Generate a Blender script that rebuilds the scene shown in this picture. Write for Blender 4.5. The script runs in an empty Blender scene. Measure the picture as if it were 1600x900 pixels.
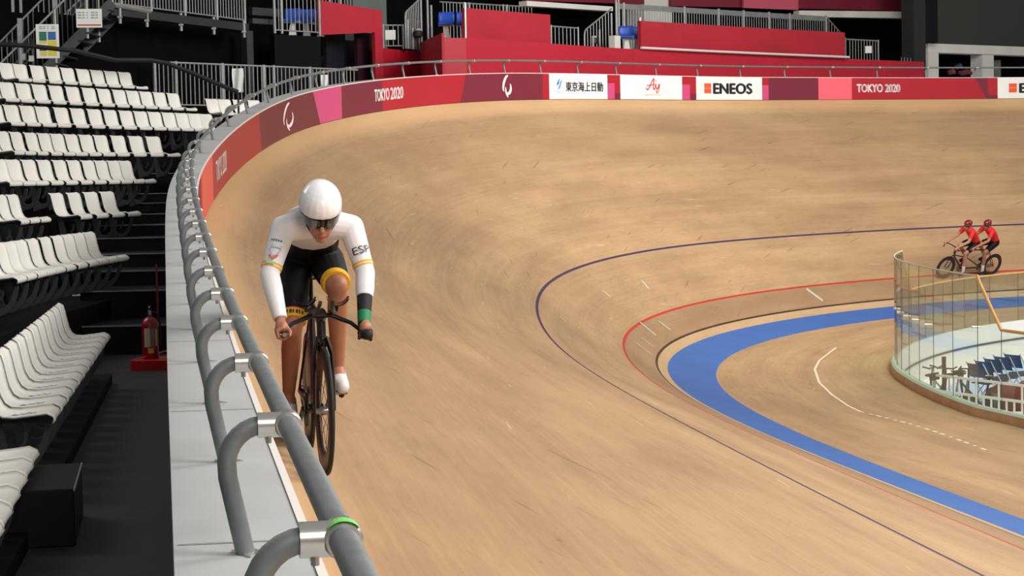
AMB = .15
LAMPS = [('hall_and_fill_lamp', (20, -8, 15), 9, 1500, (18, -14, 0)), ('hall_and_fill_lamp', (36, -12, 15), 9, 2600, (36, -24, 0)), ('hall_and_fill_lamp', (50, -17, 14), 8, 2300, (44, -25, 0)), ('hall_and_fill_lamp', (10, 8, 15), 9, 1200, (6, -2, 0)), ('hall_and_fill_lamp', (26, -40, 16), 8, 900, (22, -31, 3)),
         ('hall_and_fill_lamp', (16, -12, 14), 9, 2300, (-10, -14, 6)), ('hall_and_fill_lamp', (59, -25, 12), 6, 900, (41, -28, 2))]  # last two: fill lamps added to brighten the far stands and the rider's front
WOOD_A = (190, 156, 118); WOOD_B = (172, 138, 104)
EXPO = 0.2
RLEAN = -.5; RYAW = 0.
TS, TD, TLEAN, TYAW = -7.65, .55, -24., 0.
import bpy, bmesh, math, random
import numpy as np
from mathutils import Vector, Matrix
random.seed(7)
SC = bpy.context.scene
COL = SC.collection
PI = math.pi

# ------------------------------------------------------------------ materials
def srgb(r, g, b):
    f = lambda c: (c / 255 / 12.92) if c / 255 <= .04045 else ((c / 255 + .055) / 1.055) ** 2.4
    return (f(r), f(g), f(b), 1)

MATS = {}
def mat(name, rgb, rough=.5, metal=0., var=.0, vscale=8., bump=0., bscale=60., coat=0., spec=.5):
    if name in MATS: return MATS[name]
    m = bpy.data.materials.new(name); m.use_nodes = True
    nt = m.node_tree; b = nt.nodes['Principled BSDF']
    c = srgb(*rgb)
    b.inputs['Base Color'].default_value = c
    b.inputs['Roughness'].default_value = rough
    b.inputs['Metallic'].default_value = metal
    b.inputs['Coat Weight'].default_value = coat
    b.inputs['Specular IOR Level'].default_value = spec
    tc = nt.nodes.new('ShaderNodeTexCoord')
    if var > 0:
        n = nt.nodes.new('ShaderNodeTexNoise'); n.inputs['Scale'].default_value = vscale; n.inputs['Detail'].default_value = 4
        nt.links.new(tc.outputs['Object'], n.inputs['Vector'])
        mr = nt.nodes.new('ShaderNodeMapRange'); mr.inputs['From Min'].default_value = .3; mr.inputs['From Max'].default_value = .7
        mr.inputs['To Min'].default_value = 1 - var; mr.inputs['To Max'].default_value = 1 + var
        nt.links.new(n.outputs['Fac'], mr.inputs['Value'])
        mx = nt.nodes.new('ShaderNodeVectorMath'); mx.operation = 'SCALE'
        mx.inputs[0].default_value = c[:3]
        nt.links.new(mr.outputs['Result'], mx.inputs['Scale'])
        nt.links.new(mx.outputs[0], b.inputs['Base Color'])
    if bump > 0:
        n2 = nt.nodes.new('ShaderNodeTexNoise'); n2.inputs['Scale'].default_value = bscale; n2.inputs['Detail'].default_value = 3
        nt.links.new(tc.outputs['Object'], n2.inputs['Vector'])
        bp = nt.nodes.new('ShaderNodeBump'); bp.inputs['Strength'].default_value = bump; bp.inputs['Distance'].default_value = .01
        nt.links.new(n2.outputs['Fac'], bp.inputs['Height']); nt.links.new(bp.outputs['Normal'], b.inputs['Normal'])
    MATS[name] = m
    return m

def glass_mat(name, tint, refl=1.0):
    m = bpy.data.materials.new(name); m.use_nodes = True
    nt = m.node_tree; nt.nodes.clear()
    out = nt.nodes.new('ShaderNodeOutputMaterial')
    tr = nt.nodes.new('ShaderNodeBsdfTransparent'); tr.inputs['Color'].default_value = tint
    gl = nt.nodes.new('ShaderNodeBsdfGlossy'); gl.inputs['Roughness'].default_value = .0
    fr = nt.nodes.new('ShaderNodeFresnel'); gm = nt.nodes.new('ShaderNodeNewGeometry')
    io = nt.nodes.new('ShaderNodeMapRange'); io.inputs['To Min'].default_value = 1.5; io.inputs['To Max'].default_value = 1 / 1.5
    nt.links.new(gm.outputs['Backfacing'], io.inputs['Value']); nt.links.new(io.outputs['Result'], fr.inputs['IOR'])
    mu = nt.nodes.new('ShaderNodeMath'); mu.operation = 'MULTIPLY'; mu.inputs[1].default_value = refl
    nt.links.new(fr.outputs[0], mu.inputs[0])
    mx = nt.nodes.new('ShaderNodeMixShader')
    nt.links.new(mu.outputs[0], mx.inputs['Fac']); nt.links.new(tr.outputs[0], mx.inputs[1]); nt.links.new(gl.outputs[0], mx.inputs[2])
    nt.links.new(mx.outputs[0], out.inputs['Surface'])
    return m

# ------------------------------------------------------------------ object helpers
def obj(name, bm, m, parent=None, smooth=False):
    me = bpy.data.meshes.new(name)
    bmesh.ops.recalc_face_normals(bm, faces=bm.faces)
    bm.to_mesh(me); bm.free()
    ms = m if isinstance(m, (list, tuple)) else [m]
    for x in ms: me.materials.append(x)
    if smooth:
        me.polygons.foreach_set('use_smooth', [True] * len(me.polygons))
        if smooth != 'all':
            me.set_sharp_from_angle(angle=math.radians(35))
    o = bpy.data.objects.new(name, me); COL.objects.link(o)
    if parent is not None: o.parent = parent
    return o

def tag(o, label=None, cat=None, group=None, kind=None):
    if label: o['label'] = label
    if cat: o['category'] = cat
    if group: o['group'] = group
    if kind: o['kind'] = kind
    return o

def struct(name, bm, m, smooth=False, label=None):
    o = obj(name, bm, m, None, smooth); o['kind'] = 'structure'
    if label: o['label'] = label; 
    return o

def empty(name, label, cat, loc=(0, 0, 0), group=None, M=None):
    o = bpy.data.objects.new(name, None); COL.objects.link(o)
    if M is not None: o.matrix_world = M
    else: o.location = loc
    o.empty_display_size = .2
    return tag(o, label, cat, group)

def copy_tree(o, parent=None):
    c = o.copy(); COL.objects.link(c)
    if parent is not None: c.parent = parent
    for ch in o.children: copy_tree(ch, c)
    return c

def box(bm, c, s, M=None, mi=0):
    x, y, z = s[0] / 2, s[1] / 2, s[2] / 2
    vs = []
    for p in ((-x,-y,-z),(x,-y,-z),(x,y,-z),(-x,y,-z),(-x,-y,z),(x,-y,z),(x,y,z),(-x,y,z)):
        v = Vector(p)
        if M is not None: v = M @ v
        vs.append(bm.verts.new(v + Vector(c)))
    for f in ((3,2,1,0),(4,5,6,7),(0,1,5,4),(1,2,6,5),(2,3,7,6),(3,0,4,7)):
        fc = bm.faces.new([vs[i] for i in f]); fc.material_index = mi
    return vs

def beam(bm, p, q, w, h, up=Vector((0, 0, 1)), mi=0):
    """rectangular bar from p to q"""
    p = Vector(p); q = Vector(q); d = (q - p).normalized()
    s = d.cross(up)
    if s.length < 1e-4: s = d.cross(Vector((1, 0, 0)))
    s.normalize(); u = s.cross(d)
    vs = []
    for e in (p, q):
        for a, b in ((-1,-1),(1,-1),(1,1),(-1,1)):
            vs.append(bm.verts.new(e + s * (a * w / 2) + u * (b * h / 2)))
    for f in ((3,2,1,0),(4,5,6,7),(0,1,5,4),(1,2,6,5),(2,3,7,6),(3,0,4,7)):
        fc = bm.faces.new([vs[i] for i in f]); fc.material_index = mi

def tube(bm, pts, r, seg=10, closed=False, mi=0, cap=True):
    """sweep a circle along points; r is a number or a list"""
    pts = [Vector(p) for p in pts]; n = len(pts)
    rs = r if isinstance(r, (list, tuple)) else [r] * n
    rings = []; prev = None
    for i, p in enumerate(pts):
        if closed: t = (pts[(i + 1) % n] - pts[i - 1])
        else: t = pts[min(i + 1, n - 1)] - pts[max(i - 1, 0)]
        t.normalize()
        if prev is None:
            a = Vector((0, 0, 1)) if abs(t.z) < .9 else Vector((1, 0, 0))
            u = t.cross(a).normalized()
        else:
            u = (prev - t * prev.dot(t))
            u = u.normalized() if u.length > 1e-6 else t.orthogonal().normalized()
        prev = u; v = t.cross(u)
        rings.append([bm.verts.new(p + (u * math.cos(2 * PI * k / seg) + v * math.sin(2 * PI * k / seg)) * rs[i]) for k in range(seg)])
    m = n if closed else n - 1
    for i in range(m):
        A = rings[i]; B = rings[(i + 1) % n]
        for k in range(seg):
            f = bm.faces.new((A[k], A[(k + 1) % seg], B[(k + 1) % seg], B[k])); f.material_index = mi
    if cap and not closed:
        f = bm.faces.new(rings[0][::-1]); f.material_index = mi
        f = bm.faces.new(rings[-1]); f.material_index = mi

def lathe(bm, prof, seg=24, M=None, mi=0):
    """revolve (r,z) profile about z"""
    M = M or Matrix()
    rings = []
    for r, z in prof:
        if r < 1e-6: rings.append([bm.verts.new(M @ Vector((0, 0, z)))])
        else: rings.append([bm.verts.new(M @ Vector((r * math.cos(2 * PI * k / seg), r * math.sin(2 * PI * k / seg), z))) for k in range(seg)])
    for A, B in zip(rings, rings[1:]):
        for k in range(seg):
            k2 = (k + 1) % seg
            if len(A) == 1 and len(B) == 1: continue
            if len(A) == 1: f = bm.faces.new((A[0], B[k2], B[k]))
            elif len(B) == 1: f = bm.faces.new((A[k], A[k2], B[0]))
            else: f = bm.faces.new((A[k], A[k2], B[k2], B[k]))
            f.material_index = mi

def grid(bm, P, mi=0, closed_u=False):
    """P[i][j] points -> quads"""
    V = [[bm.verts.new(p) for p in row] for row in P]
    n = len(V)
    for i in range(n if closed_u else n - 1):
        for j in range(len(V[0]) - 1):
            f = bm.faces.new((V[i][j], V[i][j + 1], V[(i + 1) % n][j + 1], V[(i + 1) % n][j])); f.material_index = mi
    return V

def prism(bm, pts, d, mi=0):
    """extrude polygon pts (Vectors) by vector d"""
    a = [bm.verts.new(Vector(p)) for p in pts]; b = [bm.verts.new(Vector(p) + Vector(d)) for p in pts]
    n = len(a)
    f = bm.faces.new(a); f.material_index = mi
    f = bm.faces.new(b[::-1]); f.material_index = mi
    for i in range(n):
        f = bm.faces.new((a[i], b[i], b[(i + 1) % n], a[(i + 1) % n])); f.material_index = mi

# ------------------------------------------------------------------ camera
F = 3048.1342
KD = F / 2944.   # the survey depths below were taken with a slightly shorter lens
CAM = np.array([50.737351, -28.764428, 3.364982])
YAW, PIT, ROL = math.radians(-189.990565), math.radians(-3.287696), math.radians(-1.132559)
FW = np.array([math.cos(YAW) * math.cos(PIT), math.sin(YAW) * math.cos(PIT), math.sin(PIT)])
RT0 = np.array([math.sin(YAW), -math.cos(YAW), 0.])
UP0 = np.cross(RT0, FW)
RT = RT0 * math.cos(ROL) + UP0 * math.sin(ROL)
UP = -RT0 * math.sin(ROL) + UP0 * math.cos(ROL)
cam = bpy.data.cameras.new('camera'); co = bpy.data.objects.new('camera', cam); COL.objects.link(co)
cam.sensor_width = 36; cam.lens = F / 1600 * 36; cam.clip_start = .05; cam.clip_end = 500
co.matrix_world = Matrix(((RT[0], UP[0], -FW[0], CAM[0]), (RT[1], UP[1], -FW[1], CAM[1]), (RT[2], UP[2], -FW[2], CAM[2]), (0, 0, 0, 1)))
SC.camera = co

def at(px, py, D):
    """survey helper: the place at depth D seen at a pixel of the 1600x900 photograph"""
    D = D * KD
    p = CAM + FW * D + RT * ((px - 800) / F * D) - UP * ((py - 450) / F * D)
    return Vector(p)
def atz(px, py, z):
    r = FW + RT * ((px - 800) / F) - UP * ((py - 450) / F)
    return Vector(CAM + r * ((z - CAM[2]) / r[2]))
def pix(p):
    d = np.array(p) - CAM; z = d @ FW
    return 800 + F * (d @ RT) / z, 450 - F * (d @ UP) / z, z

# ------------------------------------------------------------------ track geometry (a 45-degree banked wooden oval)
KN = np.array([0, 10, 20, 28, 36, 44, 52, 62.])
KK = np.array( [0.0524118, 0.0494437, 0.0437151, 0.0359334, 0.0177422, -0.0003314, -0.0006131, -0.000687] )
BK = np.array( [45.48884, 44.87281, 42.20376, 34.89187, 23.79788, 18.05143, 15.11473, 13.79237] )
TW, WH, WS, BW, TB = 7.5793, .6448, .3132, .8954, math.radians(12.5816)   # track width, wall height, ledge, blue band
DB, DR, HO, HR, RO = 2.4053, .6933, .2358, .297, .0454                  # stayers' line, sprinters' line, inner edge, rail
def herm(x, xp, yp):
    m = np.gradient(yp, xp); m[0] = 0
    i = np.clip(np.searchsorted(xp, x) - 1, 0, len(xp) - 2)
    h = xp[i + 1] - xp[i]; t = np.clip((x - xp[i]) / h, 0, 1)
    return (2*t**3-3*t**2+1)*yp[i] + (t**3-2*t**2+t)*h*m[i] + (-2*t**3+3*t**2)*yp[i+1] + (t**3-t**2)*h*m[i+1]
SN = np.linspace(-80, 80, 1401)
_a = np.minimum(np.abs(SN), KN[-1])
_k = herm(_a, KN, KK); _ds = SN[1] - SN[0]
_th = np.cumsum(_k) * _ds; _th -= _th[700]
HD = PI / 2 - _th
BX = np.cumsum(np.cos(HD)) * _ds; BY = np.cumsum(np.sin(HD)) * _ds
BX -= BX[700]; BY -= BY[700]
BANK = np.radians(herm(_a, KN, BK))
def frame(s):
    """base point, outward normal, bank angle, heading at arc position s"""
    h = np.interp(s, SN, HD)
    return np.interp(s, SN, BX), np.interp(s, SN, BY), -math.sin(h), math.cos(h), np.interp(s, SN, BANK), h
def trk(s, d, o=0., z=0., up=0.):
    """point on the track: d metres up the banking from the black line, then o outward, z up"""
    x, y, nx, ny, b, h = frame(s)
    oo = d * math.cos(b) + o - up * math.sin(b); zz = d * math.sin(b) + z + up * math.cos(b)
    return Vector((x + nx * oo, y + ny * oo, zz))
def inn(s, w, z=0.):
    """point on the inner flat band, w metres inside the inner edge"""
    x, y, nx, ny, b, h = frame(s)
    oo = -HO * math.cos(b) - w * math.cos(TB); zz = -HO * math.sin(b) - w * math.sin(TB)
    return Vector((x + nx * oo, y + ny * oo, zz + z))
ZA = -.5     # apron level at the glass
GC = Vector((20.2, 0))   # centre of the curved end of the infield
GR = 16.3
def glass_plan(s):
    """foot of the glass fence beside arc position s (plan)"""
    x, y, nx, ny, b, h = frame(s)
    g = float(np.interp(s, [-62, -47, -35, -33.5, -32.45, -30.15, -28.1, -26.65, -24.65, -15, 0], [5.6, 5.4, 4.88, 4.65, 4.616, 4.565, 4.5, 4.425, 4.363, 4.2, 4.1]))
    return Vector((x - nx * g, y - ny * g))
# ------------------------------------------------------------------ light
w = bpy.data.worlds.new('hall'); SC.world = w; w.use_nodes = True
w.node_tree.nodes['Background'].inputs[0].default_value = (1, .97, .93, 1)
w.node_tree.nodes['Background'].inputs[1].default_value = AMB
def area(name, loc, size, power, target, col=(1, .96, .9), sy=None):
    l = bpy.data.lights.new(name, 'AREA'); l.energy = power; l.color = col; l.shape = 'RECTANGLE'; l.size = size; l.size_y = sy or size
    o = bpy.data.objects.new(name, l); COL.objects.link(o); o.location = loc
    o.rotation_euler = (Vector(target) - Vector(loc)).to_track_quat('-Z', 'Y').to_euler()
    return o
for L in LAMPS: area(*L)

# ------------------------------------------------------------------ wood of the track
def wood(name, lines):
    m = bpy.data.materials.new(name); m.use_nodes = True
    nt = m.node_tree; N = nt.nodes; L = nt.links; b = N['Principled BSDF']
    uv = N.new('ShaderNodeUVMap'); uv.uv_map = 'sd'
    sep = N.new('ShaderNodeSeparateXYZ'); L.new(uv.outputs[0], sep.inputs[0])
    def mth(op, a, b_=None, c=None):
        n = N.new('ShaderNodeMath'); n.operation = op
        for i, v in enumerate((a, b_, c)):
            if v is None: continue
            if isinstance(v, (int, float)): n.inputs[i].default_value = v
            else: L.new(v, n.inputs[i])
        return n.outputs[0]
    def comb(x, y, z=0.):
        n = N.new('ShaderNodeCombineXYZ')
        for i, v in enumerate((x, y, z)):
            if isinstance(v, (int, float)): n.inputs[i].default_value = v
            else: L.new(v, n.inputs[i])
        return n.outputs[0]
    def noise(v, scale, det=4, rough=.55):
        n = N.new('ShaderNodeTexNoise'); n.inputs['Scale'].default_value = scale; n.inputs['Detail'].default_value = det; n.inputs['Roughness'].default_value = rough
        L.new(v, n.inputs['Vector']); return n.outputs['Fac']
    def remap(v, a, b_, c, d):
        n = N.new('ShaderNodeMapRange'); n.clamp = True
        L.new(v, n.inputs['Value'])
        for k, x in zip(('From Min', 'From Max', 'To Min', 'To Max'), (a, b_, c, d)): n.inputs[k].default_value = x
        return n.outputs['Result']
    s, d = sep.outputs[0], sep.outputs[1]
    row = mth('FLOOR', mth('DIVIDE', d, .038))
    wn = N.new('ShaderNodeTexWhiteNoise'); wn.noise_dimensions = '1D'; L.new(row, wn.inputs['W'])
    plk = mth('FLOOR', mth('ADD', mth('DIVIDE', s, 5.2), mth('MULTIPLY', wn.outputs['Value'], 7.3)))
    wn2 = N.new('ShaderNodeTexWhiteNoise'); wn2.noise_dimensions = '2D'; L.new(comb(row, plk), wn2.inputs['Vector'])
    plank = remap(wn2.outputs['Value'], 0, 1, .955, 1.04)
    grain = remap(noise(comb(mth('MULTIPLY', s, 2.6), mth('MULTIPLY', d, 24)), 1., 6, .68), .3, .7, .92, 1.07)
    blot = remap(noise(comb(mth('MULTIPLY', s, .55), mth('MULTIPLY', d, 1.2), 3.), 1., 6, .66), .32, .68, .90, 1.08)
    streak = remap(noise(comb(mth('MULTIPLY', s, .16), mth('MULTIPLY', d, 5.5), 9.), 1., 4, .6), .35, .65, .965, 1.03)
    fac = mth('MULTIPLY', mth('MULTIPLY', plank, grain), mth('MULTIPLY', blot, streak))
    # hue: warm oiled pine, greyer where tyres have worn it
    mixc = N.new('ShaderNodeMix'); mixc.data_type = 'RGBA'
    L.new(remap(noise(comb(mth('MULTIPLY', s, .22), mth('MULTIPLY', d, 1.3), 17.), 1., 3, .5), .35, .65, 0, 1), mixc.inputs['Factor'])
    mixc.inputs['A'].default_value = srgb(*WOOD_A); mixc.inputs['B'].default_value = srgb(*WOOD_B)
    col = mixc.outputs['Result']
    sc = N.new('ShaderNodeVectorMath'); sc.operation = 'SCALE'; L.new(col, sc.inputs[0]); L.new(fac, sc.inputs['Scale']); col = sc.outputs[0]
    def over(col, mask, rgb):
        n = N.new('ShaderNodeMix'); n.data_type = 'RGBA'
        if isinstance(mask, (int, float)): n.inputs['Factor'].default_value = mask
        else: L.new(mask, n.inputs['Factor'])
        L.new(col, n.inputs['A']); n.inputs['B'].default_value = srgb(*rgb); return n.outputs['Result']
    # pale scuffs and dark tyre scratches running at a shallow angle to the planks
    ang = mth('ADD', d, mth('MULTIPLY', s, .12))
    scuff = remap(noise(comb(mth('MULTIPLY', s, .8), mth('MULTIPLY', ang, 17), 31.), 1., 2, .5), .70, .76, 0, .42)
    col = over(col, scuff, (236, 214, 180))
    ang2 = mth('ADD', d, mth('MULTIPLY', s, -.3))
    scr = remap(noise(comb(mth('MULTIPLY', s, .8), mth('MULTIPLY', ang2, 14), 51.), 1., 2, .5), .69, .73, 0, .5)
    spk = remap(noise(comb(mth('MULTIPLY', s, 5), mth('MULTIPLY', d, 7), 77.), 1., 2, .5), .74, .78, 0, .5)
    col = over(col, spk, (110, 78, 54))
    col = over(col, scr, (96, 66, 44))
    gap = mth('LESS_THAN', mth('FRACT', mth('DIVIDE', d, .038)), .05)
    col = over(col, mth('MULTIPLY', gap, .16), (70, 48, 30))
    if lines:
        col = over(col, mth('MULTIPLY', remap(d, 7.0, 7.3, 0, 1), .5), (224, 184, 134))
        col = over(col, mth('MULTIPLY', mth('MULTIPLY', remap(d, 4.6, 6.2, 0, 1), remap(d, 6.9, 7.1, 1, 0)), .22), (140, 112, 82))
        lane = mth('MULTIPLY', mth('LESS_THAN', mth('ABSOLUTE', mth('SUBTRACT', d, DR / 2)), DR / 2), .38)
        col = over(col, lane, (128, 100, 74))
        lo = mth('LESS_THAN', d, -.02)
        col = over(col, mth('MULTIPLY', lo, .35), (214, 182, 140))
        for dd, hw, c in ((0., .025, (44, 32, 26)), (DR, .028, (190, 44, 34)), (DB, .028, (42, 38, 82))):
            k = mth('LESS_THAN', mth('ABSOLUTE', mth('SUBTRACT', d, dd)), hw)
            col = over(col, mth('MULTIPLY', k, .93), c)
    L.new(col, b.inputs['Base Color'])
    b.inputs['Roughness'].default_value = .52
    b.inputs['Specular IOR Level'].default_value = .28
    return m
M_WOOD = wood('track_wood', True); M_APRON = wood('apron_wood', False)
M_BLUE = mat('blue_band_paint', (52, 104, 178), .55, var=.06, vscale=1.5)

def uvgrid(name, P, UV, m, smooth=True):
    bm = bmesh.new(); ul = bm.loops.layers.uv.new('sd')
    V = [[bm.verts.new(p) for p in r] for r in P]
    for i in range(len(V) - 1):
        for j in range(len(V[0]) - 1):
            ids = ((i, j), (i, j + 1), (i + 1, j + 1), (i + 1, j))
            f = bm.faces.new([V[a][b] for a, b in ids]); f.smooth = smooth
            for l, (a, b) in zip(f.loops, ids): l[ul].uv = UV[a][b]
    me = bpy.data.meshes.new(name); bmesh.ops.recalc_face_normals(bm, faces=bm.faces)
    bm.to_mesh(me); bm.free(); me.materials.append(m)
    o = bpy.data.objects.new(name, me); COL.objects.link(o); o['kind'] = 'structure'
    return o
S0, S1 = -72., 16.
SS = np.arange(S0, S1 + .01, .5)
dd = [-HO, -.1, 0, .35, DR, 1.2, 1.8, DB, 3.2, 4., 5., 6., 7., TW]
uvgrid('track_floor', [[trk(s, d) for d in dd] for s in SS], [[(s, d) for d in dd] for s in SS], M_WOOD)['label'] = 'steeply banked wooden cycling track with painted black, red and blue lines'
ww = [0, .3, .6, BW]
uvgrid('blue_band_floor', [[inn(s, x) for x in ww] for s in SS], [[(s, x) for x in ww] for s in SS], M_BLUE)['label'] = 'bright blue painted band along the inner edge of the track'
def apron_pt(s, t):
    a = inn(s, BW); g = glass_plan(s); p = a.xy.lerp(g, t)
    return Vector((p.x, p.y, a.z * (1 - t) + ZA * t))
tt = [0, .2, .4, .6, .8, 1.0]
uvgrid('apron_floor', [[apron_pt(s, t) for t in tt] for s in SS], [[(s, -1.2 - t * 4.4) for t in tt] for s in SS], M_APRON)['label'] = 'pale flat wooden apron inside the blue band'

# painted dashes and arc on the apron, tape marks on the banking
M_MARK = mat('white_mark_paint', (236, 222, 196), .6)
bm = bmesh.new()
def strip(bm, pts, w, lift=.004):
    P = []
    for i, p in enumerate(pts):
        t = (Vector(pts[min(i + 1, len(pts) - 1)]) - Vector(pts[max(i - 1, 0)])).normalized(); n = t.cross(Vector((0, 0, 1))).normalized()
        P.append([Vector(p) - n * w / 2 + Vector((0, 0, lift)), Vector(p) + n * w / 2 + Vector((0, 0, lift))])
    grid(bm, P)
def on_apron(px, py):
    p = atz(px, py, -.42)
    best = None
    for s in np.arange(-52, -5, .1):
        a = inn(s, BW).xy; g = glass_plan(s); ab = g - a; t = (p.xy - a).dot(ab) / ab.length_squared
        q = a + ab * t; e = (q - p.xy).length
        if best is None or e < best[0]: best = (e, s, t)
    return best[1], best[2]
arc = [on_apron(*q) for q in ((1306, 543), (1280, 563), (1273, 577), (1280, 598), (1300, 618), (1325, 636), (1345, 646))]
strip(bm, [apron_pt(s, t) for s, t in arc], .045)
for i in range(16):
    f0 = i / 16.; f1 = f0 + .03
    a = apron_pt(*on_apron(1345 + 200 * f0, 646 + 62 * f0 - 6 * math.sin(PI * f0))); b = apron_pt(*on_apron(1345 + 200 * f1, 646 + 62 * f1 - 6 * math.sin(PI * f1)))
    strip(bm, [a, b], .05)
o = obj('apron_marking_floor', bm, M_MARK); o['kind'] = 'structure'; o['label'] = 'white painted arc and dashes on the apron'
bm = bmesh.new()
M_TAPE = mat('grey_tape', (196, 186, 168), .6)
def track_patch(bm, px, py, ls, ld, rot=0.):
    # find s,d on the banking below a pixel
    best = None
    for s in np.arange(-40, 2, .25):
        for d in np.arange(-.2, TW, .1):
            u = pix(trk(s, d)); e = (u[0] - px) ** 2 + (u[1] - py) ** 2
            if best is None or e < best[0]: best = (e, s, d)
    _, s, d = best
    c, sn = math.cos(rot), math.sin(rot)
    vs = [bm.verts.new(trk(s + a * ls * c - b * ld * sn, d + a * ls * sn + b * ld * c, up=.004)) for a, b in ((-.5,-.5),(.5,-.5),(.5,.5),(-.5,.5))]
    bm.faces.new(vs)
for q in ((1272, 458, .12, .5, .5), (1037, 507, .1, .3, .2), (1012, 516, .12, .42, -.2), (1010, 532, .08, .3, -.3), (1006, 545, .1, .42, -.4), (948, 457, .12, .22, 0), (1009, 448, .1, .3, -.5), (880, 501, .35, .05, .3)):
    track_patch(bm, *q)
o = obj('tape_marks_floor', bm, M_TAPE); o['kind'] = 'structure'; o['label'] = 'short pale tape marks stuck on the banking'

# ------------------------------------------------------------------ outer wall with its grey ledge
M_LEDGE = mat('grey_ledge_paint', (176, 178, 180), .6, var=.07, vscale=2.2)
M_WALLSIDE = mat('wall_backing', (120, 50, 55), .6)
bm = bmesh.new()
P = []
for s in SS:
    zt = trk(s, TW).z
    P.append([trk(s, TW, 0, 0), trk(s, TW, 0, WH), trk(s, TW, WS, WH), trk(s, TW, WS, -1.2)])
V = [[bm.verts.new(p) for p in r] for r in P]
for i in range(len(V) - 1):
    for j in range(3):
        f = bm.faces.new((V[i][j], V[i][j + 1], V[i + 1][j + 1], V[i + 1][j])); f.material_index = (1, 0, 0)[j]
o = obj('wall_track', bm, [M_LEDGE, M_WALLSIDE]); o['kind'] = 'structure'; o['label'] = 'low track wall with a flat grey ledge on top'
bm = bmesh.new()
grid(bm, [[trk(s, TW, .0, WH - .012), trk(s, TW, -.016, WH - .012), trk(s, TW, -.016, WH + .004), trk(s, TW, .006, WH + .004)] for s in SS])
o = obj('trim_1', bm, mat('white_trim', (232, 226, 222), .5)); o['kind'] = 'structure'; o['label'] = 'thin white trim along the top of the track wall'
# seams of the ledge panels
bm = bmesh.new()
for k in range(30):
    s = -60.1 + 2.45 * k
    vs = [bm.verts.new(trk(s + a, TW, o_, WH + .0025)) for a, o_ in ((-.004, .012), (.004, .012), (.014, WS - .01), (.006, WS - .01))]
    bm.faces.new(vs)
o = obj('trim_2', bm, mat('ledge_seam', (128, 130, 132), .7)); o['kind'] = 'structure'; o['label'] = 'fine joints across the grey ledge'

# ------------------------------------------------------------------ advertising boards along the inside of the wall
def flat_text(body, size_h, extrude=0.):
    """text as a mesh in the xy plane, scaled so capital height = size_h; returns list of (verts, faces)"""
    cu = bpy.data.curves.new('t', 'FONT'); cu.body = body; cu.size = 1.; cu.resolution_u = 3
    o = bpy.data.objects.new('t', cu); COL.objects.link(o)
    dg = bpy.context.evaluated_depsgraph_get(); dg.update()
    me = bpy.data.meshes.new_from_object(o.evaluated_get(dg))
    vs = [v.co.copy() for v in me.vertices]; fs = [list(p.vertices) for p in me.polygons]
    bpy.data.objects.remove(o); bpy.data.curves.remove(cu); bpy.data.meshes.remove(me)
    return vs, fs
def fit_text(body, x0, x1, y0, y1, slant=0., bold=0.):
    """text stretched into the rectangle"""
    vs, fs = flat_text(body, 1)
    ax, bx = min(v.x for v in vs), max(v.x for v in vs); ay, by = min(v.y for v in vs), max(v.y for v in vs)
    out = [(x0 + (v.x - ax) / (bx - ax) * (x1 - x0), y0 + (v.y - ay) / (by - ay) * (y1 - y0)) for v in vs]
    return [(x + slant * (y - y0), y) for x, y in out], fs
_SO = [-41.5, -34.12, -29.69, -27.86, -26.21, -24.9, -23.29, -22.06, -19.57, -18.0, -16.34, -14.26, -11.72, -9.18, -7.47, -6.46, -5.06, -2.29, -1.55, 12.]
_SN = [-38.0, -35.78, -31.31, -29.51, -27.82, -26.43, -24.72, -23.41, -20.79, -19.15, -17.43, -15.26, -12.64, -10.02, -8.29, -7.26, -5.85, -3.09, -2.36, 11.]
def wallpt(s, v, off): return trk(float(np.interp(s, _SO, _SN)), TW, -off, v)
def wall_shape(name, parent, shapes, m, off=.028):
    """shapes: list of (pts2d, faces) in (s, height) on the wall"""
    bm = bmesh.new()
    for pts, fs in shapes:
        vs = [bm.verts.new(wallpt(x, y, off)) for x, y in pts]
        for f in fs:
            try: bm.faces.new([vs[i] for i in f])
            except ValueError: pass
    return obj(name, bm, m, parent)
def bold(t, e): return [([(x + a, y + b) for x, y in t[0]], t[1]) for a, b in ((0, 0), (e, 0), (-e, 0), (0, e * .6), (0, -e * .6))]
def bar2(x0, y0, x1, y1): return ([(x0, y0), (x1, y0), (x1, y1), (x0, y1)], [(0, 1, 2, 3)])
def stroke2(pts, ws):
    L, R = [], []
    n = len(pts)
    for i, (x, y) in enumerate(pts):
        ax, ay = pts[max(0, i - 1)]; bx, by = pts[min(n - 1, i + 1)]
        l = math.hypot(bx - ax, by - ay) or 1; nx, ny = -(by - ay) / l, (bx - ax) / l
        w_ = ws[i] / 2 if isinstance(ws, (list, tuple)) else ws / 2
        L.append((x + nx * w_, y + ny * w_)); R.append((x - nx * w_, y - ny * w_))
    return (L + R, [(i, i + 1, n + i + 1, n + i) for i in range(n - 1)])
def smooth2(pts, k=6):
    out = []
    n = len(pts)
    for i in range(n - 1):
        p0, p1, p2, p3 = pts[max(0, i - 1)], pts[i], pts[i + 1], pts[min(n - 1, i + 2)]
        for j in range(k):
            t = j / k
            out.append(tuple(.5 * ((2 * p1[a]) + (-p0[a] + p2[a]) * t + (2 * p0[a] - 5 * p1[a] + 4 * p2[a] - p3[a]) * t * t + (-p0[a] + 3 * p1[a] - 3 * p2[a] + p3[a]) * t ** 3) for a in (0, 1)))
    return out + [pts[-1]]
BH0, BH1 = .012, WH - .012
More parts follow.
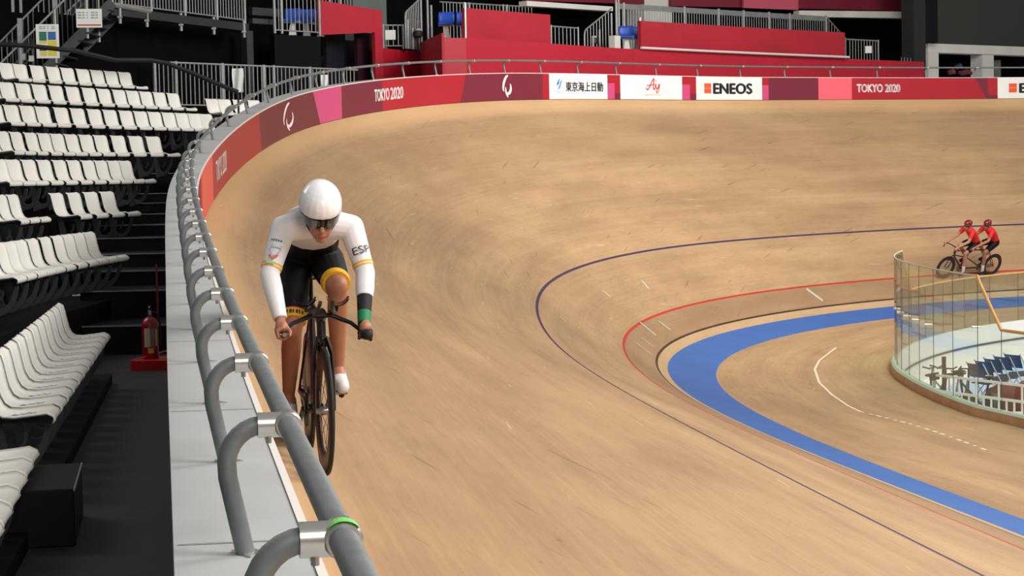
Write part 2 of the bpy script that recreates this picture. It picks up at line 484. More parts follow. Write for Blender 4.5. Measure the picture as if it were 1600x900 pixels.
def board(label, s0, s1, m, tl0=0., tl1=0., group=None, z0=BH0, z1=BH1):
    """a curved board 2 cm thick; tl* lean its upper end edges"""
    bm = bmesh.new(); n = max(2, int(abs(s1 - s0) / .25))
    F_, B_ = [], []
    for i in range(n + 1):
        f = i / n; a = s0 + (s1 - s0) * f; t = tl0 + (tl1 - tl0) * f
        F_.append([wallpt(a + t * y, z0 + (z1 - z0) * y, .022) for y in (0, 1)])
        B_.append([wallpt(a + t * y, z0 + (z1 - z0) * y, .002) for y in (0, 1)])
    prof = [[b[0], f[0], f[1], b[1]] for f, b in zip(F_, B_)]
    V = grid(bm, prof)
    bm.faces.new([v for v in V[0]]); bm.faces.new([v for v in V[-1]][::-1])
    for i in range(n): bm.faces.new((V[i][0], V[i][3], V[i + 1][3], V[i + 1][0]))
    o = obj('advertising_board', bm, m)
    return tag(o, label, 'advertising board', 'advertising boards along the track wall')
C_RED = mat('board_red', (176, 26, 42), .45, var=.03, vscale=.8)
C_BRICK = mat('board_brick_red', (166, 48, 46), .45, var=.03, vscale=.8)
C_MAROON = mat('board_maroon', (120, 34, 54), .45, var=.04, vscale=.8)
C_WINE = mat('board_wine', (112, 40, 50), .45, var=.04, vscale=.8)
C_PINK = mat('board_pink', (208, 76, 128), .45)
C_SALMON = mat('board_salmon', (244, 104, 118), .45)
C_CORAL = mat('board_coral', (226, 92, 76), .45)
C_WHITE = mat('board_white', (244, 244, 242), .45)
M_INKW = mat('board_lettering_white', (244, 232, 232), .5)
M_INKK = mat('board_lettering_black', (38, 40, 48), .5)
M_INKR = mat('board_lettering_red', (214, 44, 40), .5)
M_ORANGE = mat('board_orange', (236, 92, 36), .5)
M_SKY = mat('board_blue', (60, 140, 200), .5)
def agitos(parent, s, v, h, m, wx=.72):
    A = [(.16, .5), (-.06, .42), (-.27, .2), (-.36, -.05), (-.3, -.22)]
    B = [(.36, .12), (.42, -.06), (.34, -.24), (.14, -.33), (-.04, -.28)]
    C = [(-.12, -.02), (-.1, -.2), (.0, -.36), (.14, -.5)]
    sh = []
    for P, w_ in ((A, .15), (B, .15), (C, .11)):
        q = smooth2([(s + x * h * wx, v + y * h) for x, y in P], 5); n = len(q)
        sh.append(stroke2(q, [w_ * h * math.sin(PI * (i + .3) / (n - .4)) ** .7 + .004 for i in range(n)]))
    wall_shape('agitos_emblem', parent, sh, m)
brd = board('coral red advertising board at the blind end of the wall, beyond the railing', -41.5, -34.1, C_CORAL)
brd = board('brick red advertising board with white lettering foreshortened at the tight end of the bend', -34.1, -29.6, C_BRICK, 0, -.12)
wall_shape('lettering', brd, bold(fit_text('TOKYO 2020', -33.7, -32.5, .2, .5), .004), M_INKW)
brd = board('dark wine advertising board with white crescent emblem beside the pink board', -29.6, -26.0, C_WINE, -.12, -.36)
agitos(brd, -27.85, .33, .48, M_INKW, 1.5)
board('pink advertising board between two dark boards', -26.0, -24.9, C_PINK, -.36, 0)
brd = board('maroon and red advertising board with white lettering over the colour change', -24.9, -23.0, C_MAROON)
brd2 = board('bright red advertising board with the last white numerals of the lettering', -23.0, -19.75, C_RED, 0, .22)
wall_shape('lettering', brd, bold(fit_text('TOKYO', -23.36, -22.72, .22, .46), .010), M_INKW)
wall_shape('lettering', brd2, bold(fit_text('2020', -22.66, -22.12, .22, .46), .010), M_INKW)
brd = board('long maroon advertising board with white crescent emblem', -19.75, -16.58, C_MAROON, .22, 0)
agitos(brd, -17.95, .33, .52, M_INKW)
board('narrow red board at the end of the long maroon board', -16.58, -16.34, C_RED)
# white insurance board
b1 = board('white advertising board with blue mark and black Japanese lettering', -16.34, -14.26, C_WHITE)
wall_shape('lettering', b1, bold(fit_text('東京海上日動', -15.74, -14.42, .2, .44), .007), M_INKK)
sh = []
for i, (x, y) in enumerate(((-15.99, .46), (-15.92, .42), (-16.02, .38), (-15.95, .34), (-16.03, .41), (-15.98, .29))):
    sh.append(stroke2(smooth2([(x - .03, y - .035), (x, y + .005), (x + .035, y + .045)]), [.034] * 12 + [.02]))
wall_shape('emblem', b1, sh, M_SKY)
wall_shape('small_lettering', b1, [bar2(-16.1, .205, -15.88, .217), bar2(-16.06, .165, -15.92, .178)], mat('board_pale_blue', (170, 196, 216), .5))
def checker(s0, s1):
    c = board('narrow red spacer board with pink lower corner' + (' before the red script board' if s0 < -13 else ' after the red script board'), s0, s1, C_RED)
    m = (s1 - s0)
    wall_shape('pink_square', c, [bar2(s0, BH0, s0 + m * .55, .42)], C_PINK, .025)
    wall_shape('maroon_square', c, [bar2(s0 + m * .55, BH0, s1, .17)], C_MAROON, .025)
checker(-14.26, -13.81)
b2 = board('white advertising board with red script letters', -13.81, -11.72, C_WHITE)
b2s = []
cx, cy = -12.72, .36
b2s.append(stroke2(smooth2([(cx - .2, cy - .04), (cx - .16, cy - .1), (cx - .1, cy - .04), (cx - .02, cy + .1), (cx + .06, cy + .2), (cx + .05, cy + .08), (cx + .04, cy - .03), (cx + .06, cy - .09), (cx + .1, cy - .05)]), .03))
b2s.append(stroke2(smooth2([(cx - .19, cy + .02), (cx - .08, cy + .02), (cx + .08, cy + .05)]), .022))
b2s.append(stroke2(smooth2([(cx + .1, cy - .05), (cx + .12, cy + .07), (cx + .14, cy - .06), (cx + .2, cy - .03), (cx + .24, cy + .07), (cx + .22, cy - .1), (cx + .17, cy - .17), (cx + .14, cy - .12), (cx + .26, cy + .02)]), .024))
b2s.append(bar2(cx + .11, cy + .13, cx + .14, cy + .16))
wall_shape('script_letters', b2, b2s, M_INKR)
wall_shape('small_lettering', b2, [fit_text('AJINOMOTO', cx - .26, cx + .28, .105, .15)], mat('board_pale_red', (236, 150, 150), .5))
checker(-11.72, -11.26)
def eneos(o, s, sx=1.):
    wall_shape('orange_mark', o, [bar2(s, .19, s + .22, .31), bar2(s, .35, s + .22, .46)], M_ORANGE)
    wall_shape('pale_mark', o, [bar2(s, .315, s + .22, .345)], C_SALMON)
b3 = board('white advertising board with black capitals and orange mark, whole and unclipped', -11.26, -9.18, C_WHITE)
eneos(b3, -11.0)
wall_shape('lettering', b3, bold(fit_text('ENEOS', -10.7, -9.5, .18, .46), .022), M_INKK)
c = board('purple maroon board between the black lettered white board and the salmon board', -9.18, -7.45, C_MAROON)
wall_shape('pink_square', c, [bar2(-9.18, BH0, -8.98, .42)], C_PINK, .025); wall_shape('red_square', c, [bar2(-9.18, .42, -8.98, BH1)], C_RED, .025)
board('salmon pink advertising board with no lettering', -7.45, -6.46, C_SALMON)
b4 = board('long red advertising board with white lettering at its start and dark wedge at its end', -6.46, -2.29, C_RED)
wall_shape('lettering', b4, bold(fit_text('TOKYO 2020', -6.31, -5.06, .22, .45), .012), M_INKW)
wall_shape('dark_wedge', b4, [([(-2.92, BH1), (-2.6, BH0), (-2.29, BH0), (-2.29, .12), (-2.55, .12), (-2.58, BH1)], [(0, 1, 2, 3, 4, 5)])], C_MAROON, .025)
b5 = board('white advertising board with orange mark, cut by the picture edge past the long red board', -2.29, -.1, C_WHITE)
eneos(b5, -1.98)
wall_shape('lettering', b5, bold(fit_text('ENEOS', -1.68, -.48, .18, .46), .022), M_INKK)
board('plain red advertising board past the last white board', -.1, 12., C_RED)

# ------------------------------------------------------------------ safety railing on the ledge
M_GALV = mat('galvanised_pipe', (124, 130, 132), .5, .35, var=.12, vscale=14)
M_STEEL = mat('bright_steel', (214, 214, 210), .28, .85)
M_GREENTAPE = mat('green_tape', (120, 205, 105), .6)
rail = empty('safety_railing', 'long grey galvanised safety railing bolted to the ledge of the track wall', 'railing', trk(-59.2, TW, .1, WH))
SR = np.arange(-63, 14, .35)
bm = bmesh.new(); tube(bm, [trk(s, TW, RO, WH + HR) for s in SR], .0243, 14)
RINV = rail.matrix_world.inverted() if False else Matrix.Translation(-rail.location)
def local(o, parent):
    """keep world-built geometry in place under a parent that sits elsewhere"""
    o.data.transform(Matrix.Translation(-Vector(parent.location)))
    return o
local(obj('top_rail', bm, M_GALV, rail, True), rail)
DP = 1.3892
for k in range(-2, 50):
    s = -59.1702 + DP * k
    if s > 10: break
    prof = [(.150, 0), (.168, .09), (.186, .18)]
    for i in range(7):
        a = PI * .04 + (PI / 2 - PI * .04) * i / 6
        prof.append((.104 + .084 * math.cos(a), .205 + (HR - .205) * math.sin(a)))
    prof += [(.09, HR)]
    bm = bmesh.new(); tube(bm, [trk(s, TW, o_, WH + z_) for o_, z_ in prof], .0222, 12)
    p = local(obj('post', bm, M_GALV, rail, True), rail)
    bm = bmesh.new()
    tube(bm, [trk(s, TW, .115, WH + HR), trk(s, TW, .060, WH + HR)], .0295, 14)
    tube(bm, [trk(s - .032, TW, RO, WH + HR), trk(s - .028, TW, RO, WH + HR), trk(s + .028, TW, RO, WH + HR), trk(s + .032, TW, RO, WH + HR)], [.029, .0325, .0325, .029], 16)
    tube(bm, [trk(s, TW, .09, WH + HR - .026), trk(s, TW, .09, WH + HR - .042)], .007, 8)
    c = obj('collar', bm, M_STEEL, p, True); local(c, rail)
    bm = bmesh.new()
    box(bm, (0, 0, 0), (.085, .05, .006)); 
    x, y, nx, ny, b_, h_ = frame(s)
    bmesh.ops.transform(bm, matrix=Matrix.Translation(trk(s, TW, .14, WH + .003)) @ Matrix.Rotation(h_ + .5, 4, 'Z'), verts=bm.verts)
    local(obj('base_plate', bm, M_STEEL, p), rail)
    if k == 0:
        bm = bmesh.new()
        A = []
        for i in range(9):
            a = math.radians(40 + 100 * i / 8)
            A.append([trk(s - .034, TW, RO + .0335 * math.cos(a), WH + HR + .0335 * math.sin(a)), trk(s + .004, TW, RO + .0335 * math.cos(a), WH + HR + .0335 * math.sin(a))])
        grid(bm, A)
        t = local(obj('green_tape', bm, M_GREENTAPE, p), rail); t['label'] = 'strip of light green tape'
# ------------------------------------------------------------------ spectator stand with rows of white bucket seats
M_BLACK = mat('stand_black', (8, 9, 12), .7, var=.12, vscale=2, spec=.12)
M_BLACK2 = mat('stand_step_black', (13, 14, 18), .6, var=.15, vscale=3, spec=.2)
M_EDGE = mat('step_edge_grey', (120, 126, 134), .5)
M_FLOORK = mat('gangway_floor', (34, 34, 36), .7, var=.25, vscale=3.2, bump=.2, bscale=25)
M_SEAT = mat('seat_white_plastic', (232, 230, 224), .38, var=.02, vscale=6)
M_BRKT = mat('seat_bracket_grey', (58, 64, 66), .5, .3)
M_BOLT = mat('bolt_grey', (130, 138, 140), .4, .6)
M_STK = mat('seat_print_blue', (52, 74, 150), .6)

def seat_mesh(bm):
    """bucket seat: x forward, y sideways, z up; origin on the front edge of the pan"""
    prof = [(-.012, -.045), (.0, -.022), (-.008, .0), (-.05, .006), (-.14, -.004), (-.24, -.014), (-.31, -.008), (-.352, .022), (-.38, .075), (-.398, .15), (-.413, .225), (-.428, .28), (-.442, .303), (-.456, .306)]
    n = len(prof); m = 10; W = .208
    top, bot = [], []
    for i, (x, z) in enumerate(prof):
        f = i / (n - 1)
        wd = W * (1 - .03 * math.sin(PI * f)) * (1 if i < 11 else (.975, .93, .85)[i - 11]) * (.95 if i == 0 else 1)
        if i == 1 or i == 2: wd *= .975
        t = (Vector((prof[min(i + 1, n - 1)][0] - prof[max(0, i - 1)][0], 0, prof[min(i + 1, n - 1)][1] - prof[max(0, i - 1)][1]))).normalized()
        nrm = Vector((t.z, 0, -t.x))      # towards sitter
        if nrm.z < 0 and i < 6: nrm = -nrm
        A, B = [], []
        for j in range(m + 1):
            u = -1 + 2 * j / m
            dish = .022 * (abs(u) ** 3) * (1 if 2 < i < 12 else .3)
            p = Vector((x, u * wd, z)) + Vector((abs(nrm.x), 0, max(nrm.z, 0))) * dish
            A.append(p); B.append(p + Vector((-abs(nrm.x) * .014, 0, -.014 * max(abs(nrm.z), .25))))
        top.append(A); bot.append(B)
    V1 = grid(bm, top); V2 = grid(bm, [r[::-1] for r in bot])
    for i in range(n - 1):
        bm.faces.new((V1[i][0], V1[i + 1][0], V2[i + 1][m], V2[i][m]))
        bm.faces.new((V1[i + 1][m], V1[i][m], V2[i][0], V2[i + 1][0]))
    for i in (0, n - 1):
        for j in range(m):
            q = (V1[i][j], V1[i][j + 1], V2[i][m - j - 1], V2[i][m - j])
            bm.faces.new(q if i else q[::-1])
def bracket_mesh(bm):
    """cast crescent arm below the pan that bolts to the step"""
    O, I = [], []
    for i in range(15):
        a = math.radians(-5 - 105 * i / 14)
        O.append((-.24 + .20 * math.cos(a), -.05 + .31 * math.sin(a)))
        w_ = .035 + .03 * i / 14
        I.append((-.24 + (.20 - w_) * math.cos(a), -.05 + (.31 - w_ * 1.2) * math.sin(a)))
    for y0 in (-.014,):
        for i in range(14):
            prism(bm, [Vector((O[i][0], y0, O[i][1])), Vector((O[i + 1][0], y0, O[i + 1][1])), Vector((I[i + 1][0], y0, I[i + 1][1])), Vector((I[i][0], y0, I[i][1]))], (0, .028, 0))
    box(bm, (-.18, 0, -.04), (.30, .05, .03))
    # second, inner curl
    for i in range(8):
        a0 = math.radians(20 - 75 * i / 8); a1 = math.radians(20 - 75 * (i + 1) / 8)
        q = lambda r, a: Vector((-.28 + r * math.cos(a), -.014, -.14 + r * math.sin(a)))
        prism(bm, [q(.10, a0), q(.10, a1), q(.078, a1), q(.078, a0)], (0, .028, 0))
    prism(bm, [Vector((-.34, -.02, -.02)), Vector((-.27, -.02, -.37)), Vector((-.35, -.02, -.39)), Vector((-.40, -.02, -.02))], (0, .04, 0))
ROWS = [  # name for the labels, seat height, front-edge line [(px, depth)], seat back centres (px) or count
    ('topmost row', 5.256, [(-40, 32.15), (101.2, 34.72), (225, 37.13)], [9, 31, 57, 82, 105, 129, 151, 173, 194.5]),
    ('second row from the top', 4.765, [(-40, 29.5), (136.3, 32.6), (303, 35.95)], [-14, 10, 35, 61, 87, 113, 138, 162, 186, 207, 228, 249, 270]),
    ('third row from the top', 4.331, [(-40, 27.9), (149.4, 31.3), (332, 34.8)], [-8, 17, 42, 66, 95, 121, 147, 171.5, 196, 219, 241, 263.5, 284, 303.5, 322]),
    ('fourth row from the top', 3.837, [(-40, 24.29), (122.4, 28.47), (272, 31.41)], [-14, 5, 25, 48, 69, 89, 111, 134, 157, 184, 212, 239]),
    ('fifth row from the top', 3.405, [(-40, 22.81), (106.7, 25.7), (237, 28.62)], [-22, 0, 21, 45, 69, 93, 115.5, 138, 158, 178, 196]),
    ('broken sixth row', 2.951, [(-40, 18.16), (96.8, 23.89), (215, 26.45)], [-15, 2.5, 21, 89, 116, 142, 168]),
    ('seventh row', 2.488, [(-40, 15.89), (88.7, 19.56), (197, 22.62)], [-34, -16, 2, 18, 34, 52, 72, 91, 108, 124.5, 141]),
]
ORD = ['end', 'second', 'third', 'fourth', 'fifth', 'sixth', 'seventh', 'eighth', 'ninth', 'tenth', 'eleventh', 'twelfth', 'thirteenth', 'fourteenth', 'fifteenth', 'sixteenth', 'seventeenth', 'eighteenth']
bm = bmesh.new(); seat_mesh(bm)
seat0 = obj('stadium_seat', bm, M_SEAT, None, 'all')
bm = bmesh.new(); bracket_mesh(bm); br0 = obj('bracket', bm, M_BRKT, seat0)
bm = bmesh.new()
pts_ = [(-.27, -.03), (-.255, .02), (-.235, -.035), (-.215, .01), (-.195, -.02), (-.17, .03), (-.15, -.03), (-.125, .015)]
for q in range(len(pts_) - 1):
    (x0, y0), (x1, y1) = pts_[q], pts_[q + 1]
    zz = lambda x: .004 - .02 * max(0, min(1, (-x - .14) / .1)) * .55
    a_ = [bm.verts.new((x0, y0 + e, zz(x0))) for e in (-.018, .018)] + [bm.verts.new((x1, y1 + e, zz(x1))) for e in (.018, -.018)]
    bm.faces.new(a_)
st0 = obj('seat_print', bm, M_STK, seat0)
used = [False]
def put_seat(p, face, label, group, bracket=True, printed=False):
    M = Matrix.Translation(p) @ Matrix.Rotation(math.atan2(face.y, face.x), 4, 'Z')
    if not used[0]:
        s = seat0; used[0] = True
        if not bracket: bpy.data.objects.remove(br0)
        if not printed: st0.hide_render = False; 
    else:
        s = bpy.data.objects.new('stadium_seat', seat0.data); COL.objects.link(s)
        if bracket:
            c = br0.copy(); COL.objects.link(c); c.parent = s
        if printed:
            c = st0.copy(); COL.objects.link(c); c.parent = s
    s.matrix_world = M
    tag(s, label, 'seat', group)
    return s
def poly_at(P, t):
    i = min(int(t), len(P) - 2); f = t - i
    return P[i].lerp(P[i + 1], f), (P[i + 1] - P[i]).normalized()
ROWPLAN = []
def rowline(z, nodes):
    return [Vector((at(px, 250, D).x, at(px, 250, D).y, z)) for px, D in nodes]
def smooth_line(P, n=24):
    """quadratic through three nodes"""
    a, b, c = P
    out = []
    tb = (b - a).length / ((b - a).length + (c - b).length)
    for i in range(n + 3):
        t = i / n
        out.append(a * ((t - tb) * (t - 1) / (tb)) + b * (t * (t - 1) / (tb * (tb - 1))) + c * (t * (t - tb) / (1 - tb)))
    return out
# lowest row first so the printed seat is the pattern for the rest
P7 = [atz(172, 523, 1.98), atz(85, 651, 1.98)]
d7 = (P7[1] - P7[0]).normalized()
f7 = Vector((-d7.y, d7.x, 0)); f7 = f7 if f7.y > 0 else -f7
L7 = (P7[1] - P7[0]).length
for k in range(12):
    p = P7[0] + d7 * (.23 + (L7 - .46) * k / 11)
    put_seat(p, f7, f'white printed bucket seat, {ORD[k]} from the gangway end of the long lowest row' if k else 'white printed bucket seat at the far end of the long lowest row', 'white seats in the lowest row', True, True)
P8 = P7[1] + d7 * .72
for k in range(7):
    p = P8 + d7 * (.23 + .487 * k) + f7 * (-.03 + .012 * k) + Vector((0, 0, -.10))
    put_seat(p, f7, f'plain white bucket seat in the nearest lowest row, {ORD[k] if k else "first"} from the cross gap', 'white seats in the nearest row', True, False)
LINES = []
for name, z, nodes, xs in ROWS:
    P = smooth_line(rowline(z, nodes))
    LINES.append((z, P))
    n = len(xs)
    for k, xb in enumerate(xs):
        best = None
        for i in range(0, 481):
            t = i / 480 * (len(P) - 1); p, tg = poly_at(P, t)
            f = Vector((tg.y, -tg.x, 0)).normalized(); f = f if f.y > 0 else -f
            e = abs(pix(p - f * .41 + Vector((0, 0, .16)))[0] - xb)
            if best is None or e < best[0]: best = (e, p, f)
        _, p, f = best
        j = n - 1 - k
        where = ('white bucket seat at the gangway end of the ' + name) if j == 0 else f'white bucket seat, {ORD[j]} from the gangway end of the {name}'
        put_seat(p, f, where, 'white seats in the ' + name, True)
# four seats of the next block, past the gangway
for k, xb in enumerate((343, 362.5, 385, 408)):
    p = at(xb + 14, 177 - 1.5 * k, 38.0 + .35 * k); p.z = 4.74
    f = Vector((.62, .78, 0)).normalized()
    put_seat(p, f, f'white bucket seat behind the curling railing below the hanging cloth, {("first", "second", "third", "fourth")[k]} from the gangway', 'white seats of the next block', k == 0)

# tiers the seats stand on
def tier(z, P, back=.62, front=.42, h=.5, ext0=3., ext1=.25, label=None):
    bm = bmesh.new()
    Q = [P[0] + (P[0] - P[1]).normalized() * ext0] + list(P) + [P[-1] + (P[-1] - P[-2]).normalized() * ext1]
    R = []
    for i, p in enumerate(Q):
        t = (Q[min(i + 1, len(Q) - 1)] - Q[max(i - 1, 0)]).normalized()
        f = Vector((t.y, -t.x, 0)).normalized(); f = f if f.y > 0 else -f
        R.append([Vector((*(p - f * (.45 + back)).xy, z - .47 - h)), Vector((*(p - f * (.45 + back)).xy, z - .47)), Vector((*(p + f * (front - .43)).xy, z - .47)), Vector((*(p + f * (front - .43)).xy, z - .47 - h))])
    V = grid(bm, R); bm.faces.new(V[0]); bm.faces.new(V[-1][::-1])
    o = obj('stand_tier_floor', bm, M_BLACK); o['kind'] = 'structure'; o['label'] = label or 'black step of the stand under a row of seats'
for z, P in LINES: tier(z, P[:25], ext1=.1)
tier(2.06, [P7[1] - d7 * 0, P7[0]], ext0=9., ext1=.3, h=.6)
# gangway floor along the wall and the flight of steps at its far end
GZ = 1.5
bm = bmesh.new()
R = []
for x_ in np.arange(22, 64.1, 1.):
    e = min(range(len(SN)), key=lambda i: abs(BX[i] - x_) + (1e3 if SN[i] > 0 else 0))
    w0 = trk(SN[e], TW, WS, 0)
    R.append([Vector((x_, w0.y + .02, GZ)), Vector((x_, w0.y - 4.5, GZ))])
grid(bm, R); struct('gangway_floor', bm, M_FLOORK, label='dark worn gangway floor beside the track wall')
_w = [pix(trk(s_, TW, WS, WH - .3)) for s_ in np.arange(-60, -27, .5)]
_wd = [q[2] for q in _w][::1]; _wp = [q[0] for q in _w]
def across(D, z, px0, px1):
    a = at(px0, 300, D); b = at(px1, 300, D); return Vector((a.x, a.y, z)), Vector((b.x, b.y, z))
bm = bmesh.new(); bm2 = bmesh.new()
steps = [(510, 20.5), (455, 21.8), (424, 23.), (397, 24.2), (372, 25.4), (352, 26.6), (335, 27.8), (318, 29.), (303, 30.2), (290, 31.4), (272, 32.8), (254, 34.2)]
for py, D in steps:
    z = at(225, py, D).z
    a = at(120, 300, D); b = at(float(np.interp(D, _wd, _wp)) - 1.0, 300, D)
    a.z = b.z = z
    dirn = Vector((FW[0], FW[1], 0)).normalized()
    c = (a + b) / 2; 
    w_ = (b - a).length
    ang = math.atan2((b - a).y, (b - a).x)
    box(bm, (c.x + dirn.x * .65, c.y + dirn.y * .65, z - .6), (w_, 1.3, 1.2), Matrix.Rotation(ang, 4, 'Z'))
    box(bm2, (c.x, c.y, z + .003), (w_, .035, .014), Matrix.Rotation(ang, 4, 'Z'))
struct('gangway_steps_floor', bm, M_BLACK2, label='dark flight of steps climbing away beside the track wall')
struct('step_nosing_trim', bm2, M_EDGE, label='thin grey edges of the dark steps')
# loose step block in front of the seats
c = atz(96, 850, GZ); 
t = empty('step_block', 'low black step block on the gangway floor beside the nearest seats', 'step', c)
bm = bmesh.new(); p0 = atz(125, 840, GZ); 
box(bm, (0, 0, .15), (.95, .5, .30)); local_ = bm
bmesh.ops.bevel(bm, geom=bm.edges[:], offset=.008, segments=1, affect='EDGES')
obj('block', bm, M_BLACK2, t)
bm = bmesh.new(); box(bm, (0, .25, .295), (.95, .008, .014)); obj('edge_strip', bm, M_EDGE, t)
t.location = (p0.x - .22, p0.y - .26, GZ)

# fire extinguisher in its red stand
M_EXT = mat('extinguisher_red', (150, 16, 26), .3, coat=.3)
M_DKRED = mat('stand_red', (196, 20, 34), .45)
M_CHROME = mat('chrome', (190, 190, 190), .2, .9)
M_CREAM = mat('label_cream', (206, 196, 160), .6); M_YEL = mat('label_yellow', (214, 186, 70), .6); M_GREYL = mat('label_grey', (120, 120, 124), .6)
pe = atz(231, 553, 1.62)
ext = empty('fire_extinguisher', 'red fire extinguisher with pale label standing on the dark gangway by the wall', 'fire extinguisher', pe)
bm = bmesh.new(); lathe(bm, [(0, 0), (.075, 0), (.082, .012), (.082, .33), (.074, .375), (.05, .405), (.024, .42), (.022, .445), (0, .445)], 24)
obj('cylinder_body', bm, M_EXT, ext, True)
def wrap(bm, a0, a1, z0, z1, r):
    grid(bm, [[Vector((r * math.cos(a0 + (a1 - a0) * i / 8), r * math.sin(a0 + (a1 - a0) * i / 8), z)) for z in (z0, z1)] for i in range(9)])
bm = bmesh.new(); wrap(bm, -.75, .0, .12, .31, .0832); obj('label_panel', bm, M_CREAM, ext)
bm = bmesh.new(); wrap(bm, .05, .55, .12, .31, .0832); obj('label_panel', bm, M_GREYL, ext)
bm = bmesh.new(); wrap(bm, .65, 1.0, .13, .3, .0832); wrap(bm, -.3, .4, .06, .11, .0832); obj('label_panel', bm, M_YEL, ext)
bm = bmesh.new(); lathe(bm, [(0, .44), (.018, .44), (.02, .47), (.012, .49), (0, .49)], 12); box(bm, (.03, 0, .485), (.12, .018, .012)); beam(bm, (-.02, 0, .49), (.1, 0, .53), .018, .01)
obj('valve_handle', bm, M_CHROME, ext, True)
bm = bmesh.new(); tube(bm, [(0, .02, .465), (0, .07, .46), (0, .1, .40), (0, .098, .25), (0, .094, .12)], .009, 8); obj('hose', bm, mat('rubber_black', (18, 18, 20), .6), ext, True)
# red corner stand and red pole
pw = atz(236, 578, GZ)
ws_ = empty('extinguisher_stand', 'flat red wedge shaped stand at the foot of the fire extinguisher', 'stand', pw)
bm = bmesh.new()
prism(bm, [Vector((.05, -.2, 0)), Vector((.12, .17, 0)), Vector((-.38, .17, 0)), Vector((-.30, .02, 0))], (0, 0, .10)); obj('plinth', bm, M_DKRED, ws_)
bm = bmesh.new(); beam(bm, (.06, -.2, .105), (-.30, .16, .16), .012, .012); obj('edge_rib', bm, mat('rib_red', (226, 84, 84), .5), ws_)
ext.location = (pw.x - .16, pw.y + .0, GZ + .10)
pb = atz(251, 548, GZ); pp = empty('marker_pole', 'thin dark red pole standing against the outer side of the track wall', 'pole', (pb.x - .3, pb.y - .02, GZ))
bm = bmesh.new(); tube(bm, [(0, 0, 0), (0, 0, .95)], .012, 10); obj('pole_tube', bm, mat('pole_red', (110, 14, 34), .5), pp, True)
bm = bmesh.new(); lathe(bm, [(0, 0), (.05, 0), (.05, .015), (.014, .03), (0, .03)], 16); obj('foot', bm, mat('rubber_black', (18, 18, 20), .6), pp, True)
# yellow plank end beside the lowest row
py_ = atz(18, 487, 2.0)
# ------------------------------------------------------------------ grandstand beyond the bend
M_CRIMSON = mat('crimson_panel', (176, 20, 44), .55, var=.05, vscale=.6)
M_CRIMSON2 = mat('crimson_cloth', (172, 26, 46), .65, var=.08, vscale=.9)
M_CRIMDK = mat('crimson_fascia', (120, 18, 44), .6, var=.05, vscale=.5)
M_CURT = mat('black_curtain', (9, 9, 12), .9, var=.25, vscale=1.4, spec=.05)
M_BOXK = mat('black_panel', (9, 9, 13), .7, spec=.1)
M_STEELG = mat('scaffold_steel', (150, 152, 152), .45, .4, var=.1, vscale=6)
M_STEELD = mat('dark_steel', (44, 46, 48), .5, .3, var=.1, vscale=3)
M_CONC = mat('concrete', (214, 213, 208), .8, var=.07, vscale=1.3)
M_WALLG = mat('grey_green_wall', (96, 104, 100), .8, var=.04, vscale=.7)
M_SCREEN = mat('dark_cloth_screen', (54, 54, 52), .85, var=.05, vscale=.8)
M_BLUES = mat('seat_blue_plastic', (26, 74, 178), .4)
M_PAPER = mat('white_paper', (226, 228, 226), .7)
DN = [(-60, 34), (178, 38.), (390, 42.8), (503, 44.5), (600, 46.5), (730, 47), (862, 49.5), (1003, 52.5), (1320, 58.5), (1442, 61), (1700, 66)]
def deck(px, off=0., z=0.):
    D = float(np.interp(px, [q[0] for q in DN], [q[1] for q in DN])) + off
    p = at(px, 150, D); return Vector((p.x, p.y, z))
def zat(py, px, off=0., D=None):
    D = D if D is not None else float(np.interp(px, [q[0] for q in DN], [q[1] for q in DN])) + off
    return at(px, py, D).z
def slab_path(bm, pts, z0s, z1s, th=.08):
    """upright panel along plan points with own bottom and top heights, thickness away from the viewer"""
    R = []
    n = len(pts)
    for i, p in enumerate(pts):
        t = (pts[min(i + 1, n - 1)] - pts[max(i - 1, 0)]); t.z = 0; t.normalize()
        nb = Vector((-t.y, t.x, 0)); nb = nb if nb.dot(Vector(FW)) > 0 else -nb
        a = Vector((p.x, p.y, 0)); b = a + nb * th
        R.append([Vector((a.x, a.y, z0s[i])), Vector((a.x, a.y, z1s[i])), Vector((b.x, b.y, z1s[i])), Vector((b.x, b.y, z0s[i]))])
    V = grid(bm, R)
    bm.faces.new(V[0]); bm.faces.new(V[-1][::-1])
    for i in range(n - 1): bm.faces.new((V[i][3], V[i][0], V[i + 1][0], V[i + 1][3]))
def panel(name, label, cat, px0, px1, z0, z1, m, off=0., th=.06, off1=None, group=None, kind=None, n=6, z0b=None, z1b=None):
    off1 = off if off1 is None else off1
    bm = bmesh.new(); pts = [deck(px0 + (px1 - px0) * i / n, off + (off1 - off) * i / n) for i in range(n + 1)]
    slab_path(bm, pts, [z0 + ((z0b if z0b is not None else z0) - z0) * i / n for i in range(n + 1)], [z1 + ((z1b if z1b is not None else z1) - z1) * i / n for i in range(n + 1)], th)
    o = obj(name, bm, m)
    if kind: o['kind'] = kind; o['label'] = label
    else: tag(o, label, cat, group)
    return o
